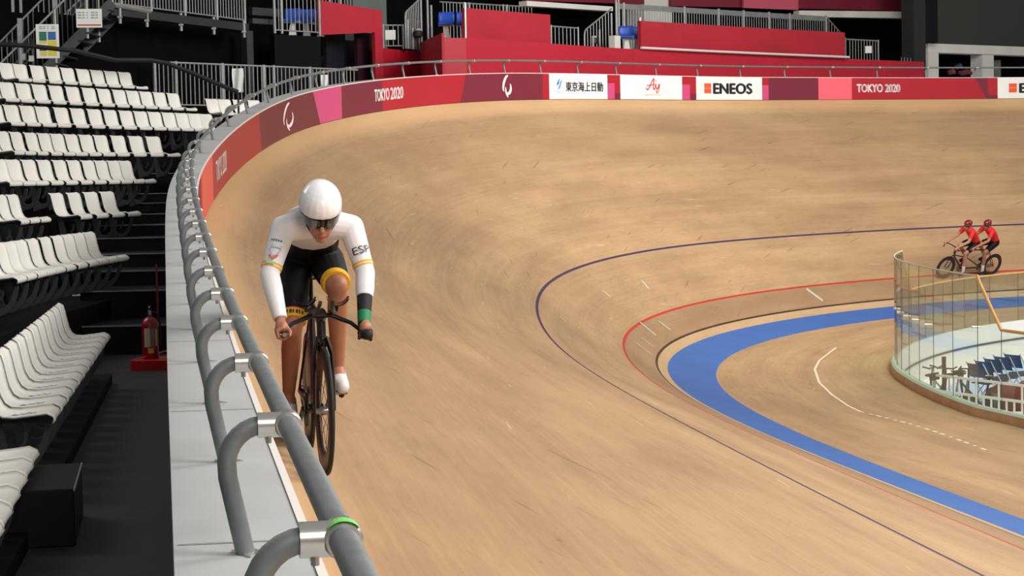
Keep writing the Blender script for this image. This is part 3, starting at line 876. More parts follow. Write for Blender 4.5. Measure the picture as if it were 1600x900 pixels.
def railing(label, A, B, h, posts=(), step=.115, r=.012, m=None, top=True, rp=.026, hb=.08, name='baluster_railing', group='galvanised baluster railings of the stands', toph=None):
    """railing from foot A to foot B: top rail, bottom rail, posts and the balusters between"""
    m = m or M_STEELG
    A = Vector(A); B = Vector(B)
    e = empty(name, label, 'railing', A, group)
    d = B - A; L = Vector((d.x, d.y, 0)).length; up = Vector((0, 0, 1))
    if top:
        bm = bmesh.new()
        if toph: beam(bm, up * (h - toph / 2), d + up * (h - toph / 2), .03, toph)
        else: tube(bm, [up * h, d + up * h], .021, 8)
        obj('top_rail', bm, m, e, not toph)
    bm = bmesh.new(); tube(bm, [up * hb, d + up * hb], .016, 8); obj('bottom_rail', bm, m, e, True)
    bm = bmesh.new(); n = max(2, int(L / step))
    for i in range(1, n):
        p = d * (i / n); tube(bm, [p + up * hb, p + up * (h - .01)], r, 6, cap=False)
    obj('balusters', bm, m, e, True)
    for f in posts:
        bm = bmesh.new(); p = d * f; tube(bm, [p, p + up * (h + .03)], rp, 10); obj('post', bm, m, e, True)
    return e
# --- the setting behind everything
bm = bmesh.new(); pts = [deck(px, 9) for px in range(-80, 1701, 60)]
slab_path(bm, pts, [2.5] * len(pts), [13.] * len(pts), .2)
struct('wall_back', bm, M_CURT, label='black back wall of the hall behind the stands')
panel('wall_curtain', 'black curtain wall under the upper platform', None, 60, 432, 3.0, 6.78, M_CURT, 1.2, kind='structure', n=12)
panel('deck_floor', 'dark floor slab of the upper platform', None, 178, 1445, 6.5, 6.62, M_STEELD, 3.2, th=5.5, kind='structure', n=24)
panel('wall_vomitory', 'grey green wall behind the red panel', None, 555, 607, 6.62, 10., M_WALLG, 4.5, th=.3, kind='structure')
panel('pillar_concrete', 'pale concrete pillar behind the railing', None, 1009, 1052, 6.62, 12., M_CONC, 7.2, th=.8, kind='structure', n=2)
panel('pillar_steel', 'dark steel pillar at the end of the red stand', None, 1429, 1447, 5.5, 12., M_STEELD, -.3, th=.5, kind='structure', n=2)
panel('pillar_dark', 'black wall strip beside the dark screen', None, 1447, 1466, zat(67, 1450, 1.2), 12., mat('wall_charcoal', (24, 25, 27), .8, spec=.1), .6, th=.3, kind='structure', n=2)
# red base wall
panel('wall_red', 'long crimson base wall of the stand beyond the track', None, 692, 1444, 4.2, 6.73, M_CRIMSON, -1.2, off1=-1., kind='structure', n=20)
panel('wall_red_recess', 'crimson wall set back under the stair', None, 588, 657, 4.2, 6.68, M_CRIMSON, 1.45, off1=2.9, kind='structure', n=2)
bm = bmesh.new(); a = deck(657, 2.9); b = deck(692, -1.2); slab_path(bm, [a, b], [4.2, 4.2], [6.9, 6.85], .06)
struct('wall_red_return', bm, M_CRIMSON2, label='dark crimson return wall between the recess and the long base wall')
# --- red panels along the deck edge
panel('parapet_panel', 'smooth crimson parapet panel between the stair and the two blue seats', 'parapet panel', 730, 862, 6.74, 7.58, M_CRIMSON2, .2, th=.12, group='crimson parapet panels')
panel('parapet_panel', 'longest crimson parapet panel below the row of white posts', 'parapet panel', 1003, 1321, 6.78, 7.57, M_CRIMSON2, -.4, th=.12, group='crimson parapet panels', n=12)
bm = bmesh.new()
zt0, zt1 = zat(1, 503, 1.2), zat(17, 599, 1.2)
zb0, zb1 = zat(55, 503, 1.2), zat(51, 588, 1.2)
pts = [deck(503, 1.2), deck(588, 1.2)]
slab_path(bm, pts, [zb0, zb1], [zt0, zt0 + (zt1 - zt0) * .885], .1)
slab_path(bm, [deck(588.1, 1.2), deck(600, 1.2)], [4.6, 4.6], [zt0 + (zt1 - zt0) * .886, zt1], .1)
o = obj('portal_panel', bm, M_CRIMSON2); tag(o, 'crimson hook shaped portal panel over the dark opening', 'parapet panel')
# black boxes under it
panel('cladding_panel', 'black cladding panel below the railing with three blue seats', 'cladding panel', 431, 503, 4.6, zat(56, 470, .2), M_BOXK, .2, th=.15)
panel('cladding_panel', 'very dark maroon inner side of the opening under the portal panel', 'cladding panel', 560, 588, 4.6, zat(52, 575, 1.9), mat('cladding_maroon', (44, 20, 28), .7, spec=.1), 1.9, th=.1)
panel('cladding_panel', 'dark blue black screen inside the opening under the portal panel', 'cladding panel', 512, 561, 4.6, zat(62, 530, 2.6), mat('cladding_navy', (20, 22, 34), .4), 2.6, th=.1)
# --- platform edge beam at upper left and its railing
zb = 6.93
b0, b1 = deck(178, 0), deck(392, 0)
bm = bmesh.new(); slab_path(bm, [b0, b1], [zb - .17, zb - .17], [zb, zb], .14); o = obj('platform_beam', bm, M_STEELD); tag(o, 'dark grey steel edge beam carrying the upper platform above the black curtain', 'beam')
bm = bmesh.new(); tube(bm, [deck(178, -.08, zb + .03), deck(238, -.08, zb - .0)], .05, 10); o = obj('scaffold_tube', bm, M_STEEL, None, True); tag(o, 'bright scaffold tube at the stair end of the platform beam', 'tube')
railing('platform railing above the black curtain, ending at the top of the stair', deck(180, .1, zb), deck(386, .1, zb), 1.1, (.0, .06, .27, .52, .77, 1.), rp=.03)
for i, px in enumerate((191, 233, 286, 337, 384)):
    bm = bmesh.new(); p = deck(px, -.06, 0); tube(bm, [Vector((p.x, p.y, zb - .33)), Vector((p.x, p.y, zb + .05))], .035, 10)
    box(bm, (p.x, p.y, zb - .2), (.1, .1, .04))
    o = obj('scaffold_strut', bm, M_STEELG, None, True); tag(o, ['short scaffold strut hanging from the platform beam beside the stair', 'second short scaffold strut along the platform beam from the stair', 'short scaffold strut at the middle of the platform beam', 'fourth short scaffold strut along the platform beam from the stair', 'short scaffold strut at the far end of the platform beam'][i], 'scaffold strut', 'scaffold struts under the platform')
panel('column_steel', 'dark steel column at the end of the platform beam', None, 388, 398, 4.6, 6.8, M_STEELD, .35, th=.18, kind='structure', n=1)
panel('beam_steel', 'dark steel cross beam beside the column', None, 398, 434, zat(38, 415, .5), zat(30, 415, .5), M_STEELD, .5, th=.15, kind='structure', n=1)
panel('beam_upper', 'grey steel cross beam behind the railing', None, 398, 446, zat(25, 415, 2.5), zat(13, 415, 2.5), M_STEELD, 2.5, th=.15, kind='structure', n=1)
# --- open stair climbing to the platform
sa, sb = at(20, 150, 36.6), deck(178, 0); 
s_lo = at(-30, 212, 36.4); s_hi = at(176, 4, 37.8)
stair = empty('metal_staircase', 'open metal staircase climbing to the upper platform behind the top seats', 'staircase', s_lo)
d_ = s_hi - s_lo
side = Vector((FW[0], FW[1], 0)).normalized() * 1.1
for f in (0, 1):
    bm = bmesh.new(); beam(bm, side * f, d_ + side * f, .05, .2); obj('stringer', bm, M_STEELD, stair)
bm = bmesh.new()
for i in range(1, 17):
    p = d_ * (i / 17) + side * .5; ang = math.atan2(side.y, side.x)
    box(bm, p, (1.08, .26, .03), Matrix.Rotation(ang, 4, 'Z'))
obj('treads', bm, M_STEELD, stair)
for f, hh in ((0, .98), (1, 1.02)):
    bm = bmesh.new(); tube(bm, [side * f + Vector((0, 0, hh)), d_ + side * f + Vector((0, 0, hh))], .021, 8); tube(bm, [side * f + Vector((0, 0, .12)), d_ + side * f + Vector((0, 0, .12))], .018, 8); obj('hand_rail', bm, M_STEELG, stair, True)
    bm = bmesh.new(); n = 26
    for i in range(1, n):
        p = d_ * (i / n) + side * f; tube(bm, [p + Vector((0, 0, .12)), p + Vector((0, 0, hh))], .012, 6, cap=False)
    obj('balusters', bm, M_STEELD, stair, True)
    for q in (.30, .56, .8):
        bm = bmesh.new(); p = d_ * q + side * f; tube(bm, [p + Vector((0, 0, -.2)), p + Vector((0, 0, hh))], .035, 10); obj('post', bm, M_STEELG, stair, True)
railing('steep outer stair railing crossing the corner behind the topmost seats', at(-20, 168, 37.6), at(150, -8, 38.9), 1.0, (.32,), m=M_STEELG)
for px, py0, py1, D, w_, lab in ((87, -20, 40, 37.4, .05, 'pale square steel column rising behind the yellow and blue poster'), (33, 29, 98, 37.2, .045, 'pale square steel column beside the stair foot'), (20.5, -20, 19, 40, .03, 'thin white hanger rod high above the stair, outer one'), (33, -20, 20, 40, .028, 'thin white hanger rod high above the stair, inner one')):
    a, b = at(px, py1, D), at(px, py0, D); bm = bmesh.new(); beam(bm, (a.x, a.y, a.z), (a.x, a.y, b.z), w_ * 2, w_ * 2); o = obj('steel_column', bm, M_STEELG); tag(o, lab, 'column')
# signs
def sign(name, label, x0, y0, x1, y1, D, parts, th=.012):
    a = at((x0 + x1) / 2, (y0 + y1) / 2, D); w_ = (x1 - x0) * D * KD / F; h_ = (y1 - y0) * D * KD / F
    nrm = (Vector(CAM) - a); nrm.z = 0; nrm.normalize(); ang = math.atan2(nrm.y, nrm.x)
    e = bpy.data.objects.new(name, None); bpy.data.objects.remove(e)
    bm = bmesh.new(); box(bm, (0, 0, 0), (th, w_, h_)); o = obj(name, bm, M_PAPER); o.location = a; o.rotation_euler = (0, 0, ang); tag(o, label, 'sign')
    for pn, m, rects in parts:
        bm = bmesh.new()
        for (u0, v0, u1, v1) in rects:   # u to the viewer's right, v down, 0..1
            Y = lambda u: (u - .5) * w_; Z = lambda v: (.5 - v) * h_
            bm.faces.new([bm.verts.new((th / 2 + .004, Y(u), Z(v))) for u, v in ((u0, v1), (u1, v1), (u1, v0), (u0, v0))])
        obj(pn, bm, m, o)
    return o
M_SG, M_SB, M_SY, M_SN, M_ST = mat('sign_green', (30, 112, 84), .6), mat('sign_blue', (52, 96, 168), .6), mat('sign_yellow', (214, 204, 52), .6), mat('sign_navy', (56, 58, 118), .6), mat('sign_text_grey', (150, 152, 158), .6)
lines = lambda u0, u1, v0, v1, n, k=3: [(u0 + (u1 - u0) * j / k, v0 + (v1 - v0) * i / n, u0 + (u1 - u0) * (j + .8 - .25 * ((i * 3 + j) % 3)) / k, v0 + (v1 - v0) * (i + .45) / n) for i in range(n) for j in range(k)]
sign('notice_poster', 'white poster with green, blue and yellow squares hung on the stair railing', 57, 38, 92, 91, 36.4, [
    ('green_square', M_SG, [(.14, .22, .46, .48)]), ('blue_square', M_SB, [(.52, .22, .86, .46)]), ('yellow_block', M_SY, [(.14, .49, .46, .56), (.52, .48, .88, .92), (.17, .80, .46, .92)]), ('navy_block', M_SN, [(.14, .62, .46, .78)]), ('heading', M_ST, lines(.14, .86, .06, .17, 2, 4))])
sign('notice_board', 'white landscape notice with small text and a red bar below it', 119.5, 14, 159, 43, 36.6, [
    ('small_text', M_ST, lines(.06, .92, .16, .58, 3, 5)), ('red_bar', mat('sign_red', (190, 60, 66), .6), [(.05, .83, .95, .90)])])
sign('paper_notice', 'small white paper notice low behind the topmost row of seats', 29, 84, 40, 94, 36.9, [])
sign('paper_notice', 'small white paper notice beside the poster foot behind the topmost row', 45, 87, 53, 96, 36.9, [])
# black padded handrail
bm = bmesh.new()
hp = [at(*q) for q in ((-20, 68, 35.2), (50, 72, 35.2), (120, 80, 35.6), (180, 94, 36.2), (235, 94, 37.0), (262, 99, 37.4), (300, 114, 37.6), (340, 131, 37.7), (372, 144, 37.8))]
tube(bm, hp, .045, 10); hr_ = empty('gangway_handrail', 'thick black padded handrail behind the topmost row descending to the gangway', 'handrail', hp[0])
local(obj('padded_rail', bm, mat('black_foam', (12, 12, 14), .7), hr_, True), hr_)
for q in (hp[-1],):
    bm = bmesh.new(); tube(bm, [q, q - Vector((0, 0, 1.0))], .022, 8); local(obj('post', bm, M_STEELD, hr_, True), hr_)
# galvanised fence behind the bend, cloths on it
fa, fb = at(243, 165, 40), at(560, 165, 44.5)
fz = 4.95
fe = railing('galvanised baluster fence behind the curling safety railing with white cloths on it', (fa.x, fa.y, fz), (fb.x, fb.y, fz), .98, (0, .095, .31, .51, .56, .745, .92), step=.12, r=.013, rp=.04)
def cloth(label, px, py0, py1, D, w_):
    a = at(px, py0, D); h_ = (py1 - py0) * D * KD / F
    bm = bmesh.new(); P = []
    yv = Vector((RT[0], RT[1], 0)).normalized(); bk = Vector((FW[0], FW[1], 0)).normalized()
    for i in range(9):
        u = (i / 8 - .5) * w_; r = []
        for j in range(9):
            v = j / 8; r.append(a + yv * (u * (1 + .06 * math.sin(6 * v))) - bk * (.03 + .02 * math.sin(9 * u / w_ + 2 * v)) - Vector((0, 0, v * h_)))
        P.append(r)
    grid(bm, P); Q = [[p + bk * .006 for p in r[::-1]] for r in P]; grid(bm, Q)
    o = obj('hanging_cloth', bm, mat('white_cloth', (226, 228, 226), .8), None, 'all'); tag(o, label, 'cloth')
cloth('white cloth hanging on the fence above the four seats of the next block', 371.5, 107, 144, 41.4, .24)
cloth('white cloth strip hanging on the fence beside the black cladding panel', 507, 117, 140, 43.4, .15)
# railing with three blue seats, upper centre
railing('tall railing in front of the three blue seats beside the hook shaped portal panel', deck(432, .3, 6.77), deck(502, .3, 6.77), 1.6, (.0, .155, 1.), step=.13, m=M_STEELG, rp=.034)
def blue_seats(px0, n, py, off, zone, pitch=.46):
    z = zat(py, px0, off)
    for i in range(n):
        p = deck(px0, off, z); t = (deck(px0 + 30, off) - deck(px0, off)).normalized()
        p = p + t * pitch * i
        f = -Vector((FW[0], FW[1], 0)).normalized()
        s = bpy.data.objects.new('stadium_seat', SEATB); COL.objects.link(s)
        s.matrix_world = Matrix.Translation(p + f * .4) @ Matrix.Rotation(math.atan2(f.y, f.x), 4, 'Z')
        tag(s, f'blue plastic stadium seat, {("first","second","third")[i]} from the stair side, {zone}', 'seat', 'blue seats at the deck edge')
        c = bpy.data.objects.new('pedestal', PEDB); COL.objects.link(c); c.parent = s
bm = bmesh.new(); seat_mesh(bm); _o = obj('stadium_seat', bm, M_BLUES, None, 'all'); SEATB = _o.data; bpy.data.objects.remove(_o)
bm = bmesh.new()
prism(bm, [Vector((-.32, -.05, -.05)), Vector((-.32, .05, -.05)), Vector((-.32, .09, -.36)), Vector((-.32, -.09, -.36))], (.12, 0, 0)); box(bm, (-.25, 0, -.04), (.28, .4, .03))
_o = obj('pedestal', bm, M_CONC); PEDB = _o.data; bpy.data.objects.remove(_o)
blue_seats(461, 3, 33, 2.4, 'behind the tall railing')
blue_seats(700, 2, 38, 1.2, 'beside the shorter parapet panel')
blue_seats(980, 2, 58, .6, 'beside the longest parapet panel')
# stair and fences between the panels
railing('short fence with a white notice between the portal panel and the curved stair rail', deck(601, 2.2, 6.7), deck(632, 2.2, 6.7), zat(40, 616, 2.2) - 6.7, (.0, 1.), step=.13)
sign('paper_notice', 'white paper notice on the short fence beside the portal panel', 602, 47, 618, 62, 48.6, [])
def stair_rail(label, P0, P1, posts):
    """sloping railing: foot level at z, top rises from P0 to P1 and bends down into its first post"""
    e = empty('stair_railing', label, 'railing', Vector((P0.x, P0.y, 6.7)), 'sloping stair railings on the deck')
    o0 = Vector(e.location); a = P0 - o0; b = P1 - o0
    bm = bmesh.new(); tube(bm, [Vector((a.x, a.y, 0)), a - Vector((0, 0, .12)), a - Vector((0, 0, .03)) + (b - a) * .02, a + (b - a) * .07, b], .024, 10); obj('hand_rail', bm, M_STEELG, e, True)
    bm = bmesh.new()
    for i in range(1, 9):
        p = a.lerp(b, i / 9); tube(bm, [Vector((p.x, p.y, 0)), p], .013, 6, cap=False)
    obj('balusters', bm, M_STEELG, e, True)
    for f, top in posts:
        p = a.lerp(b, f); bm = bmesh.new(); tube(bm, [Vector((p.x, p.y, 0)), Vector((p.x, p.y, top))], .032, 10); obj('post', bm, M_STEELG, e, True)
stair_rail('sloping stair railing with a curved lower end between the portal panel and the blue seats', at(633, 20, 48.6), at(656, -2, 49.2), ((.18, .75), (.5, .55), (1.05, 1.7), (1.5, 1.8), (1.75, 1.2)))
stair_rail('sloping stair railing with a curved lower end between two parapet panels', at(913, 48, 52.0), at(955, 14, 53.2), ((.3, .5), (.55, .7), (1.0, 1.2), (1.18, 1.6), (1.28, 1.6)))
railing('short fence beside the smooth parapet panel, in front of the dark stairwell', deck(863, .9, 6.7), deck(905, .9, 6.7), zat(43, 885, .9) - 6.7, (.0, 1.), step=.15)
def fixture(label, px, py, D):
    p = at(px, py, D); e = empty('drum_fixture', label, 'fixture', p, 'drum fixtures on the stair railings')
    bm = bmesh.new(); lathe(bm, [(0, -.13), (.08, -.13), (.125, -.09), (.125, .02), (.09, .05), (0, .05)], 20); obj('drum', bm, mat('fixture_dark', (44, 22, 24), .5), e, True)
    bm = bmesh.new(); lathe(bm, [(.0, .05), (.085, .05), (.08, .10), (.0, .12)], 20); obj('pale_cap', bm, mat('fixture_pale', (170, 160, 150), .5), e, True)
    bm = bmesh.new(); tube(bm, [(0, 0, -.12), (0, 0, -(p.z - 6.62))], .02, 8); obj('stem', bm, M_STEELD, e, True)
fixture('small dark drum fixture with pale cap behind the curved stair rail by the blue seats', 653, 51, 48.9)
fixture('small dark drum fixture with pale cap behind the stair rail between parapet panels', 928, 62, 52.6)
panel('bollard_column', 'grey column foot beside the two blue seats between the parapet panels', 'column', 962, 971, 6.7, zat(56, 966, .4), M_CONC, .4, th=.2, n=1)
# upper level: beams, fascias, long balustrade
panel('upper_beam', 'long pale steel beam above the dark stairwell', 'beam', 826, 960, zat(10, 826, 3.4), zat(2, 826, 3.4), M_CONC, 3.4, th=.3, z0b=zat(18, 960, 3.4), z1b=zat(11, 960, 3.4))
panel('upper_fascia', 'dark red balcony fascia above the dark stairwell', 'fascia', 826, 1009, zat(2, 826, 6), 11., M_CRIMDK, 6., th=.2, z0b=zat(7, 1009, 6.))
panel('upper_fascia', 'dark red balcony fascia with a pink section, above the white posts', 'fascia', 1051, 1429, zat(10, 1051, 7.), 11., M_CRIMDK, 7., th=.2, z0b=zat(18, 1429, 5.), off1=5., n=8)
panel('fascia_section', 'pink section of the dark red balcony fascia', 'fascia', 1164, 1249, zat(13, 1164, 6.2), 11., mat('fascia_pink', (196, 84, 106), .6), 6.2, th=.1, off1=5.8)
panel('upper_beam', 'pale grey steel beam under the dark red fascia with the pink section', 'beam', 1250, 1430, zat(27, 1250, 5.2), zat(17, 1250, 5.2), M_CONC, 5.2, th=.3, z0b=zat(29, 1430, 4.), z1b=zat(19, 1430, 4.), off1=4.)
ra, rb = deck(966, 4.2), deck(1292, 4.2)
zr = zat(17, 1130, 4.2)
railing('long balustrade with white posts and a broad top rail behind the longest parapet panel', (ra.x, ra.y, 6.95), (rb.x, rb.y, 6.95), zr - 6.95, (.0, .03, .30, .46, .58, .705, .81, 1.), step=.115, rp=.045, toph=.16)
railing('end of the long balustrade sloping down beside the dark bay', (rb.x, rb.y, 6.95), deck(1322, 4.2, 6.25), zr - 6.95, (1.,), step=.13)
ra, rb = deck(690, 5.), deck(838, 5.)
railing('back railing high behind the smooth parapet panel', (ra.x, ra.y, 7.1), (rb.x, rb.y, 7.1), zat(6, 760, 5.) - 7.1, (.25, .3, .66, .7), step=.12)
railing('back railing high behind the hook shaped portal panel', deck(503, 4., 7.4), deck(556, 4., 7.4), zat(-12, 530, 4.) - 7.4, (.3, .6), step=.12)
railing('short fence with paper notice past the longest parapet panel', deck(1324, 0, 6.62), deck(1373, 0, 6.62), zat(63, 1350) - 6.62, (1.,), step=.14)
sign('paper_notice', 'small paper notice on the short fence past the longest parapet panel', 1352, 72, 1362, 83, 59.0, [])
railing('row of low stub rails at the end of the crimson base wall', deck(1404, -.2, 6.6), deck(1442, -.2, 6.6), .3, (1.,), step=.14, top=False, hb=.02)
bm = bmesh.new(); tube(bm, [deck(1003, -1.25, 6.77), deck(1100, -1.25, 6.77), deck(1200, -1.25, 6.77), deck(1327, -1.25, 6.77)], .035, 10)
o = obj('edge_pipe', bm, mat('white_pipe', (220, 208, 208), .5), None, True); tag(o, 'white pipe running along the top of the crimson base wall', 'pipe')
for px, lab in ((729.5, 'white post at the edge of the smooth parapet panel'), (1002, 'white post at the edge of the longest parapet panel')):
    bm = bmesh.new(); p = deck(px, -.1); tube(bm, [Vector((p.x, p.y, 6.7)), Vector((p.x, p.y, 7.68))], .03, 10); box(bm, (p.x, p.y, 6.74), (.14, .14, .05)); o = obj('end_post', bm, M_STEEL, None, True); tag(o, lab, 'post')
# --- concrete bay and the dark screen at the far side
zc1 = zat(68, 1450, 1.2); zc0 = zat(82, 1450, 1.2)
bay = empty('concrete_frame', 'pale grey concrete frame with two dark bays below the dark screen', 'frame', deck(1451, 1.2, 5.6))
def bay_part(name, a, b, z0, z1, th=.5):
    bm = bmesh.new(); slab_path(bm, [deck(a, 1.2), deck(b, 1.2)], [z0, z0], [z1, z1], th); local(obj(name, bm, M_CONC, bay), bay)
bay_part('upright', 1451, 1467, 5.6, zc0); bay_part('upright', 1535, 1553, 5.6, zc0); bay_part('upright', 1668, 1684, 5.6, zc0)
bay_part('lintel', 1450.5, 1690, zc0, zc1)
panel('dark_screen', 'large plain charcoal screen above the concrete frame', 'screen', 1465, 1700, zc1 + .02, 12.5, M_SCREEN, 1.6, th=.1)
panel('bay_item', 'grey green cabinet standing in the second dark bay of the concrete frame', 'cabinet', 1553.5, 1564, 5.6, zat(94, 1558, 1.9), M_WALLG, 1.9, th=.3, n=1)
panel('bay_board', 'brown board leaning in the first dark bay of the concrete frame', 'board', 1526, 1534, 5.6, zat(84, 1530, 2.2), mat('brown_board', (98, 62, 56), .7), 2.2, th=.05, n=1)
for px, py, c, lab in ((1508, 114, (104, 34, 52), 'dark red covered heap on the floor of the first bay'), (1487, 113, (120, 60, 66), 'small reddish bundle in the first bay'), (1498, 105, (58, 58, 92), 'purple grey box behind the reddish bundle in the first bay')):
    p = at(px, py, 63.5); bm = bmesh.new(); bmesh.ops.create_icosphere(bm, subdivisions=3, radius=.2)
    for v in bm.verts: v.co = Vector((v.co.x * .9, v.co.y * (1.3 if px == 1508 else .7), max(v.co.z, -.12) * .6)) + Vector((0, 0, .02 * math.sin(20 * v.co.y + 9 * v.co.x)))
    o = obj('covered_bundle', bm, mat('bundle%d' % px, c, .8), None, 'all'); o.location = p; tag(o, lab, 'bundle')
# ------------------------------------------------------------------ glass fence round the infield and what stands behind it
M_GLASS = glass_mat('clear_glass', (.90, .95, .92, 1), .6)
M_OAK = mat('handrail_wood', (206, 160, 92), .45, var=.1, vscale=6)
M_CURB = mat('curb_wood', (186, 150, 114), .6, var=.12, vscale=3)
M_CURBTOP = mat('curb_top_pale', (188, 206, 186), .5)
M_JOINT = mat('glass_joint', (70, 78, 76), .4)
M_WHITEF = mat('infield_white_floor', (232, 230, 224), .45, var=.03, vscale=.5)
M_PALEB = mat('infield_pale_blue', (176, 202, 232), .45)
M_LINEK = mat('infield_line', (70, 78, 92), .5)
def gtop(s):
    """top of the glass above the apron"""
    return float(np.interp(s, [-60, -34.25, -33.4, -21.8, -20.3, 16], [1.38, 1.38, 2.17, 2.17, 1.3, 1.3]))
fence = empty('glass_fence', 'curved frameless glass fence with slim handrail round the infield', 'glass fence', (*glass_plan(-25), ZA))
gs = [-46 + 1.25 * i for i in range(49)]
edges = sorted(set([-33.4, -34.25, -20.3, -21.8] + [-34.25 - 1.95 * i for i in range(1, 13)] + [-32.0, -30.6, -29.3, -28.1, -27.0, -25.9, -24.7, -23.4] + [-18.6 + 1.7 * i for i in range(18)]))
CB = .17
for a, b in zip(edges, edges[1:]):
    p, q = glass_plan(a), glass_plan(b)
    t = (q - p).normalized(); nrm = Vector((-t.y, t.x)) * .006
    bm = bmesh.new()
    P = [Vector((*(p + t * .004), ZA + CB)), Vector((*(q - t * .004), ZA + CB)), Vector((*(q - t * .004), ZA + gtop(b))), Vector((*(p + t * .004), ZA + gtop(a)))]
    prism(bm, [x + Vector((*nrm, 0)) for x in P], Vector((*(-2 * nrm), 0)))
    gp = local(obj('glass_panel', bm, M_GLASS, fence), fence)
    bm = bmesh.new(); tube(bm, [Vector((*q, ZA + CB)), Vector((*q, ZA + gtop(b)))], .006, 4); local(obj('joint', bm, M_JOINT, gp), fence)
bm = bmesh.new()
fine = sorted(set(edges + list(np.arange(-60, 14, .5))))
tube(bm, [Vector((*glass_plan(e), ZA + gtop(e) + .012)) for e in fine if e < -33.35], .026, 10)
local(obj('handrail', bm, M_OAK, fence, True), fence)
bm = bmesh.new(); tube(bm, [Vector((*glass_plan(e), ZA + gtop(e) + .012)) for e in fine if e > -21.85], .022, 10); local(obj('handrail', bm, M_OAK, fence, True), fence)
bm = bmesh.new(); tube(bm, [Vector((*glass_plan(e), ZA + gtop(e) + .006)) for e in fine if -33.45 < e < -21.75], .013, 8); local(obj('top_edge', bm, M_CURBTOP, fence, True), fence)
bm = bmesh.new()
R = []
for e in fine:
    x, y, nx, ny, b_, h_ = frame(e); p = glass_plan(e); n_ = Vector((nx, ny))
    R.append([Vector((*(p + n_ * .09), ZA - .02)), Vector((*(p + n_ * .08), ZA + CB - .03)), Vector((*(p + n_ * .045), ZA + CB)), Vector((*(p - n_ * .05), ZA + CB)), Vector((*(p - n_ * .06), ZA - .9))])
V = [[bm.verts.new(p) for p in r] for r in R]
for i in range(len(V) - 1):
    for j in range(4):
        f = bm.faces.new((V[i][j], V[i][j + 1], V[i + 1][j + 1], V[i + 1][j])); f.material_index = (0, 1, 1, 2)[j]
local(obj('curb', bm, [M_CURB, M_CURBTOP, M_WHITEF], fence), fence)
for e in (-25.3, -26.5, -27.6, -28.7, -30.0, -33.2):
    p = glass_plan(e); x, y, nx, ny, b_, h_ = frame(e); n_ = Vector((nx, ny, 0))
    bm = bmesh.new(); c = Vector((*p, ZA + (1.2 if e > -32 else 1.37))); tube(bm, [c + n_ * .03, c - n_ * .10], [.022, .016], 12); local(obj('glass_clamp', bm, M_STEEL, fence, True), fence)
# infield floor: white paint with pale blue fields and a dark curved line
ZI = -1.2
bm = bmesh.new(); c0 = Vector((20., 0, ZI))
rim = [Vector((*(glass_plan(s) + (Vector((24., 0)) - glass_plan(s)).normalized() * .04), ZI)) for s in np.arange(-60, 60.1, 1)]
cv = bm.verts.new((45, 0, ZI)); vv = [bm.verts.new(p) for p in rim]
for a, b in zip(vv, vv[1:]): bm.faces.new((cv, a, b))
struct('infield_floor', bm, M_WHITEF, label='white painted infield floor behind the glass fence')
def band(name, lab, pts0, pts1, m, lift):
    bm = bmesh.new(); grid(bm, [[Vector((p.x, p.y, ZI + lift)), Vector((q.x, q.y, ZI + lift))] for p, q in zip(pts0, pts1)]); struct(name, bm, m, label=lab)
def ring(s0, s1, inset):
    out = []
    for s in np.linspace(s0, s1, 40):
        p = glass_plan(s); x, y, nx, ny, b_, h_ = frame(s); out.append(p - Vector((nx, ny)) * inset)
    return out
band('infield_blue_floor', 'pale blue field on the infield floor', ring(-30, 30, .8), ring(-30, 30, 2.4), M_PALEB, .004)
bm = bmesh.new()
R = []
for e in np.arange(-34, 34, .6):
    x, y, nx, ny, b_, h_ = frame(e); p = glass_plan(e) - Vector((nx, ny)) * .068; R.append([Vector((*p, -.74)), Vector((*p, -.785))])
grid(bm, R); struct('infield_line_trim', bm, M_LINEK, label='thin dark line along the white inner wall of the infield')
band('infield_inner_floor', 'second pale blue field on the infield floor', ring(-30, 30, 4.2), ring(-30, 30, 6.5), M_PALEB, .004)
# white barrier
wa, wb = atz(1458, 682, ZI), atz(1640, 690, ZI)
wa = at(1458, 620, 33.3); wb = at(1660, 620, 30.6)
wbz = ZI
hgt = at(1530, 595, 32.2).z - ZI
e = empty('white_barrier', 'white painted barrier of rails and uprights just behind the glass fence', 'barrier', (wa.x, wa.y, wbz))
d_ = Vector((wb.x - wa.x, wb.y - wa.y, 0)); L = d_.length; upv = Vector((0, 0, 1))
M_WP = mat('white_gloss_paint', (238, 236, 230), .35)
for i, z in enumerate((hgt, hgt * .70)):
    bm = bmesh.new(); beam(bm, upv * z, d_ + upv * z, .05, .04); obj('rail', bm, M_WP, e)
n = 17
for i in range(n + 1):
    bm = bmesh.new(); p = d_ * (i / n); beam(bm, p, p + upv * (hgt if i % 3 == 0 else hgt * .70), .028, .028); obj('upright', bm, M_WP, e)
sg = at(1583, 652, 30.4); bm = bmesh.new(); box(bm, (0, 0, 0), (.02, .28, .18), Matrix.Rotation(math.atan2(-FW[1], -FW[0]), 4, 'Z')); o = obj('white_board', bm, M_WP); o.location = (sg.x, sg.y, sg.z); tag(o, 'small blank white board low on the white barrier', 'board')
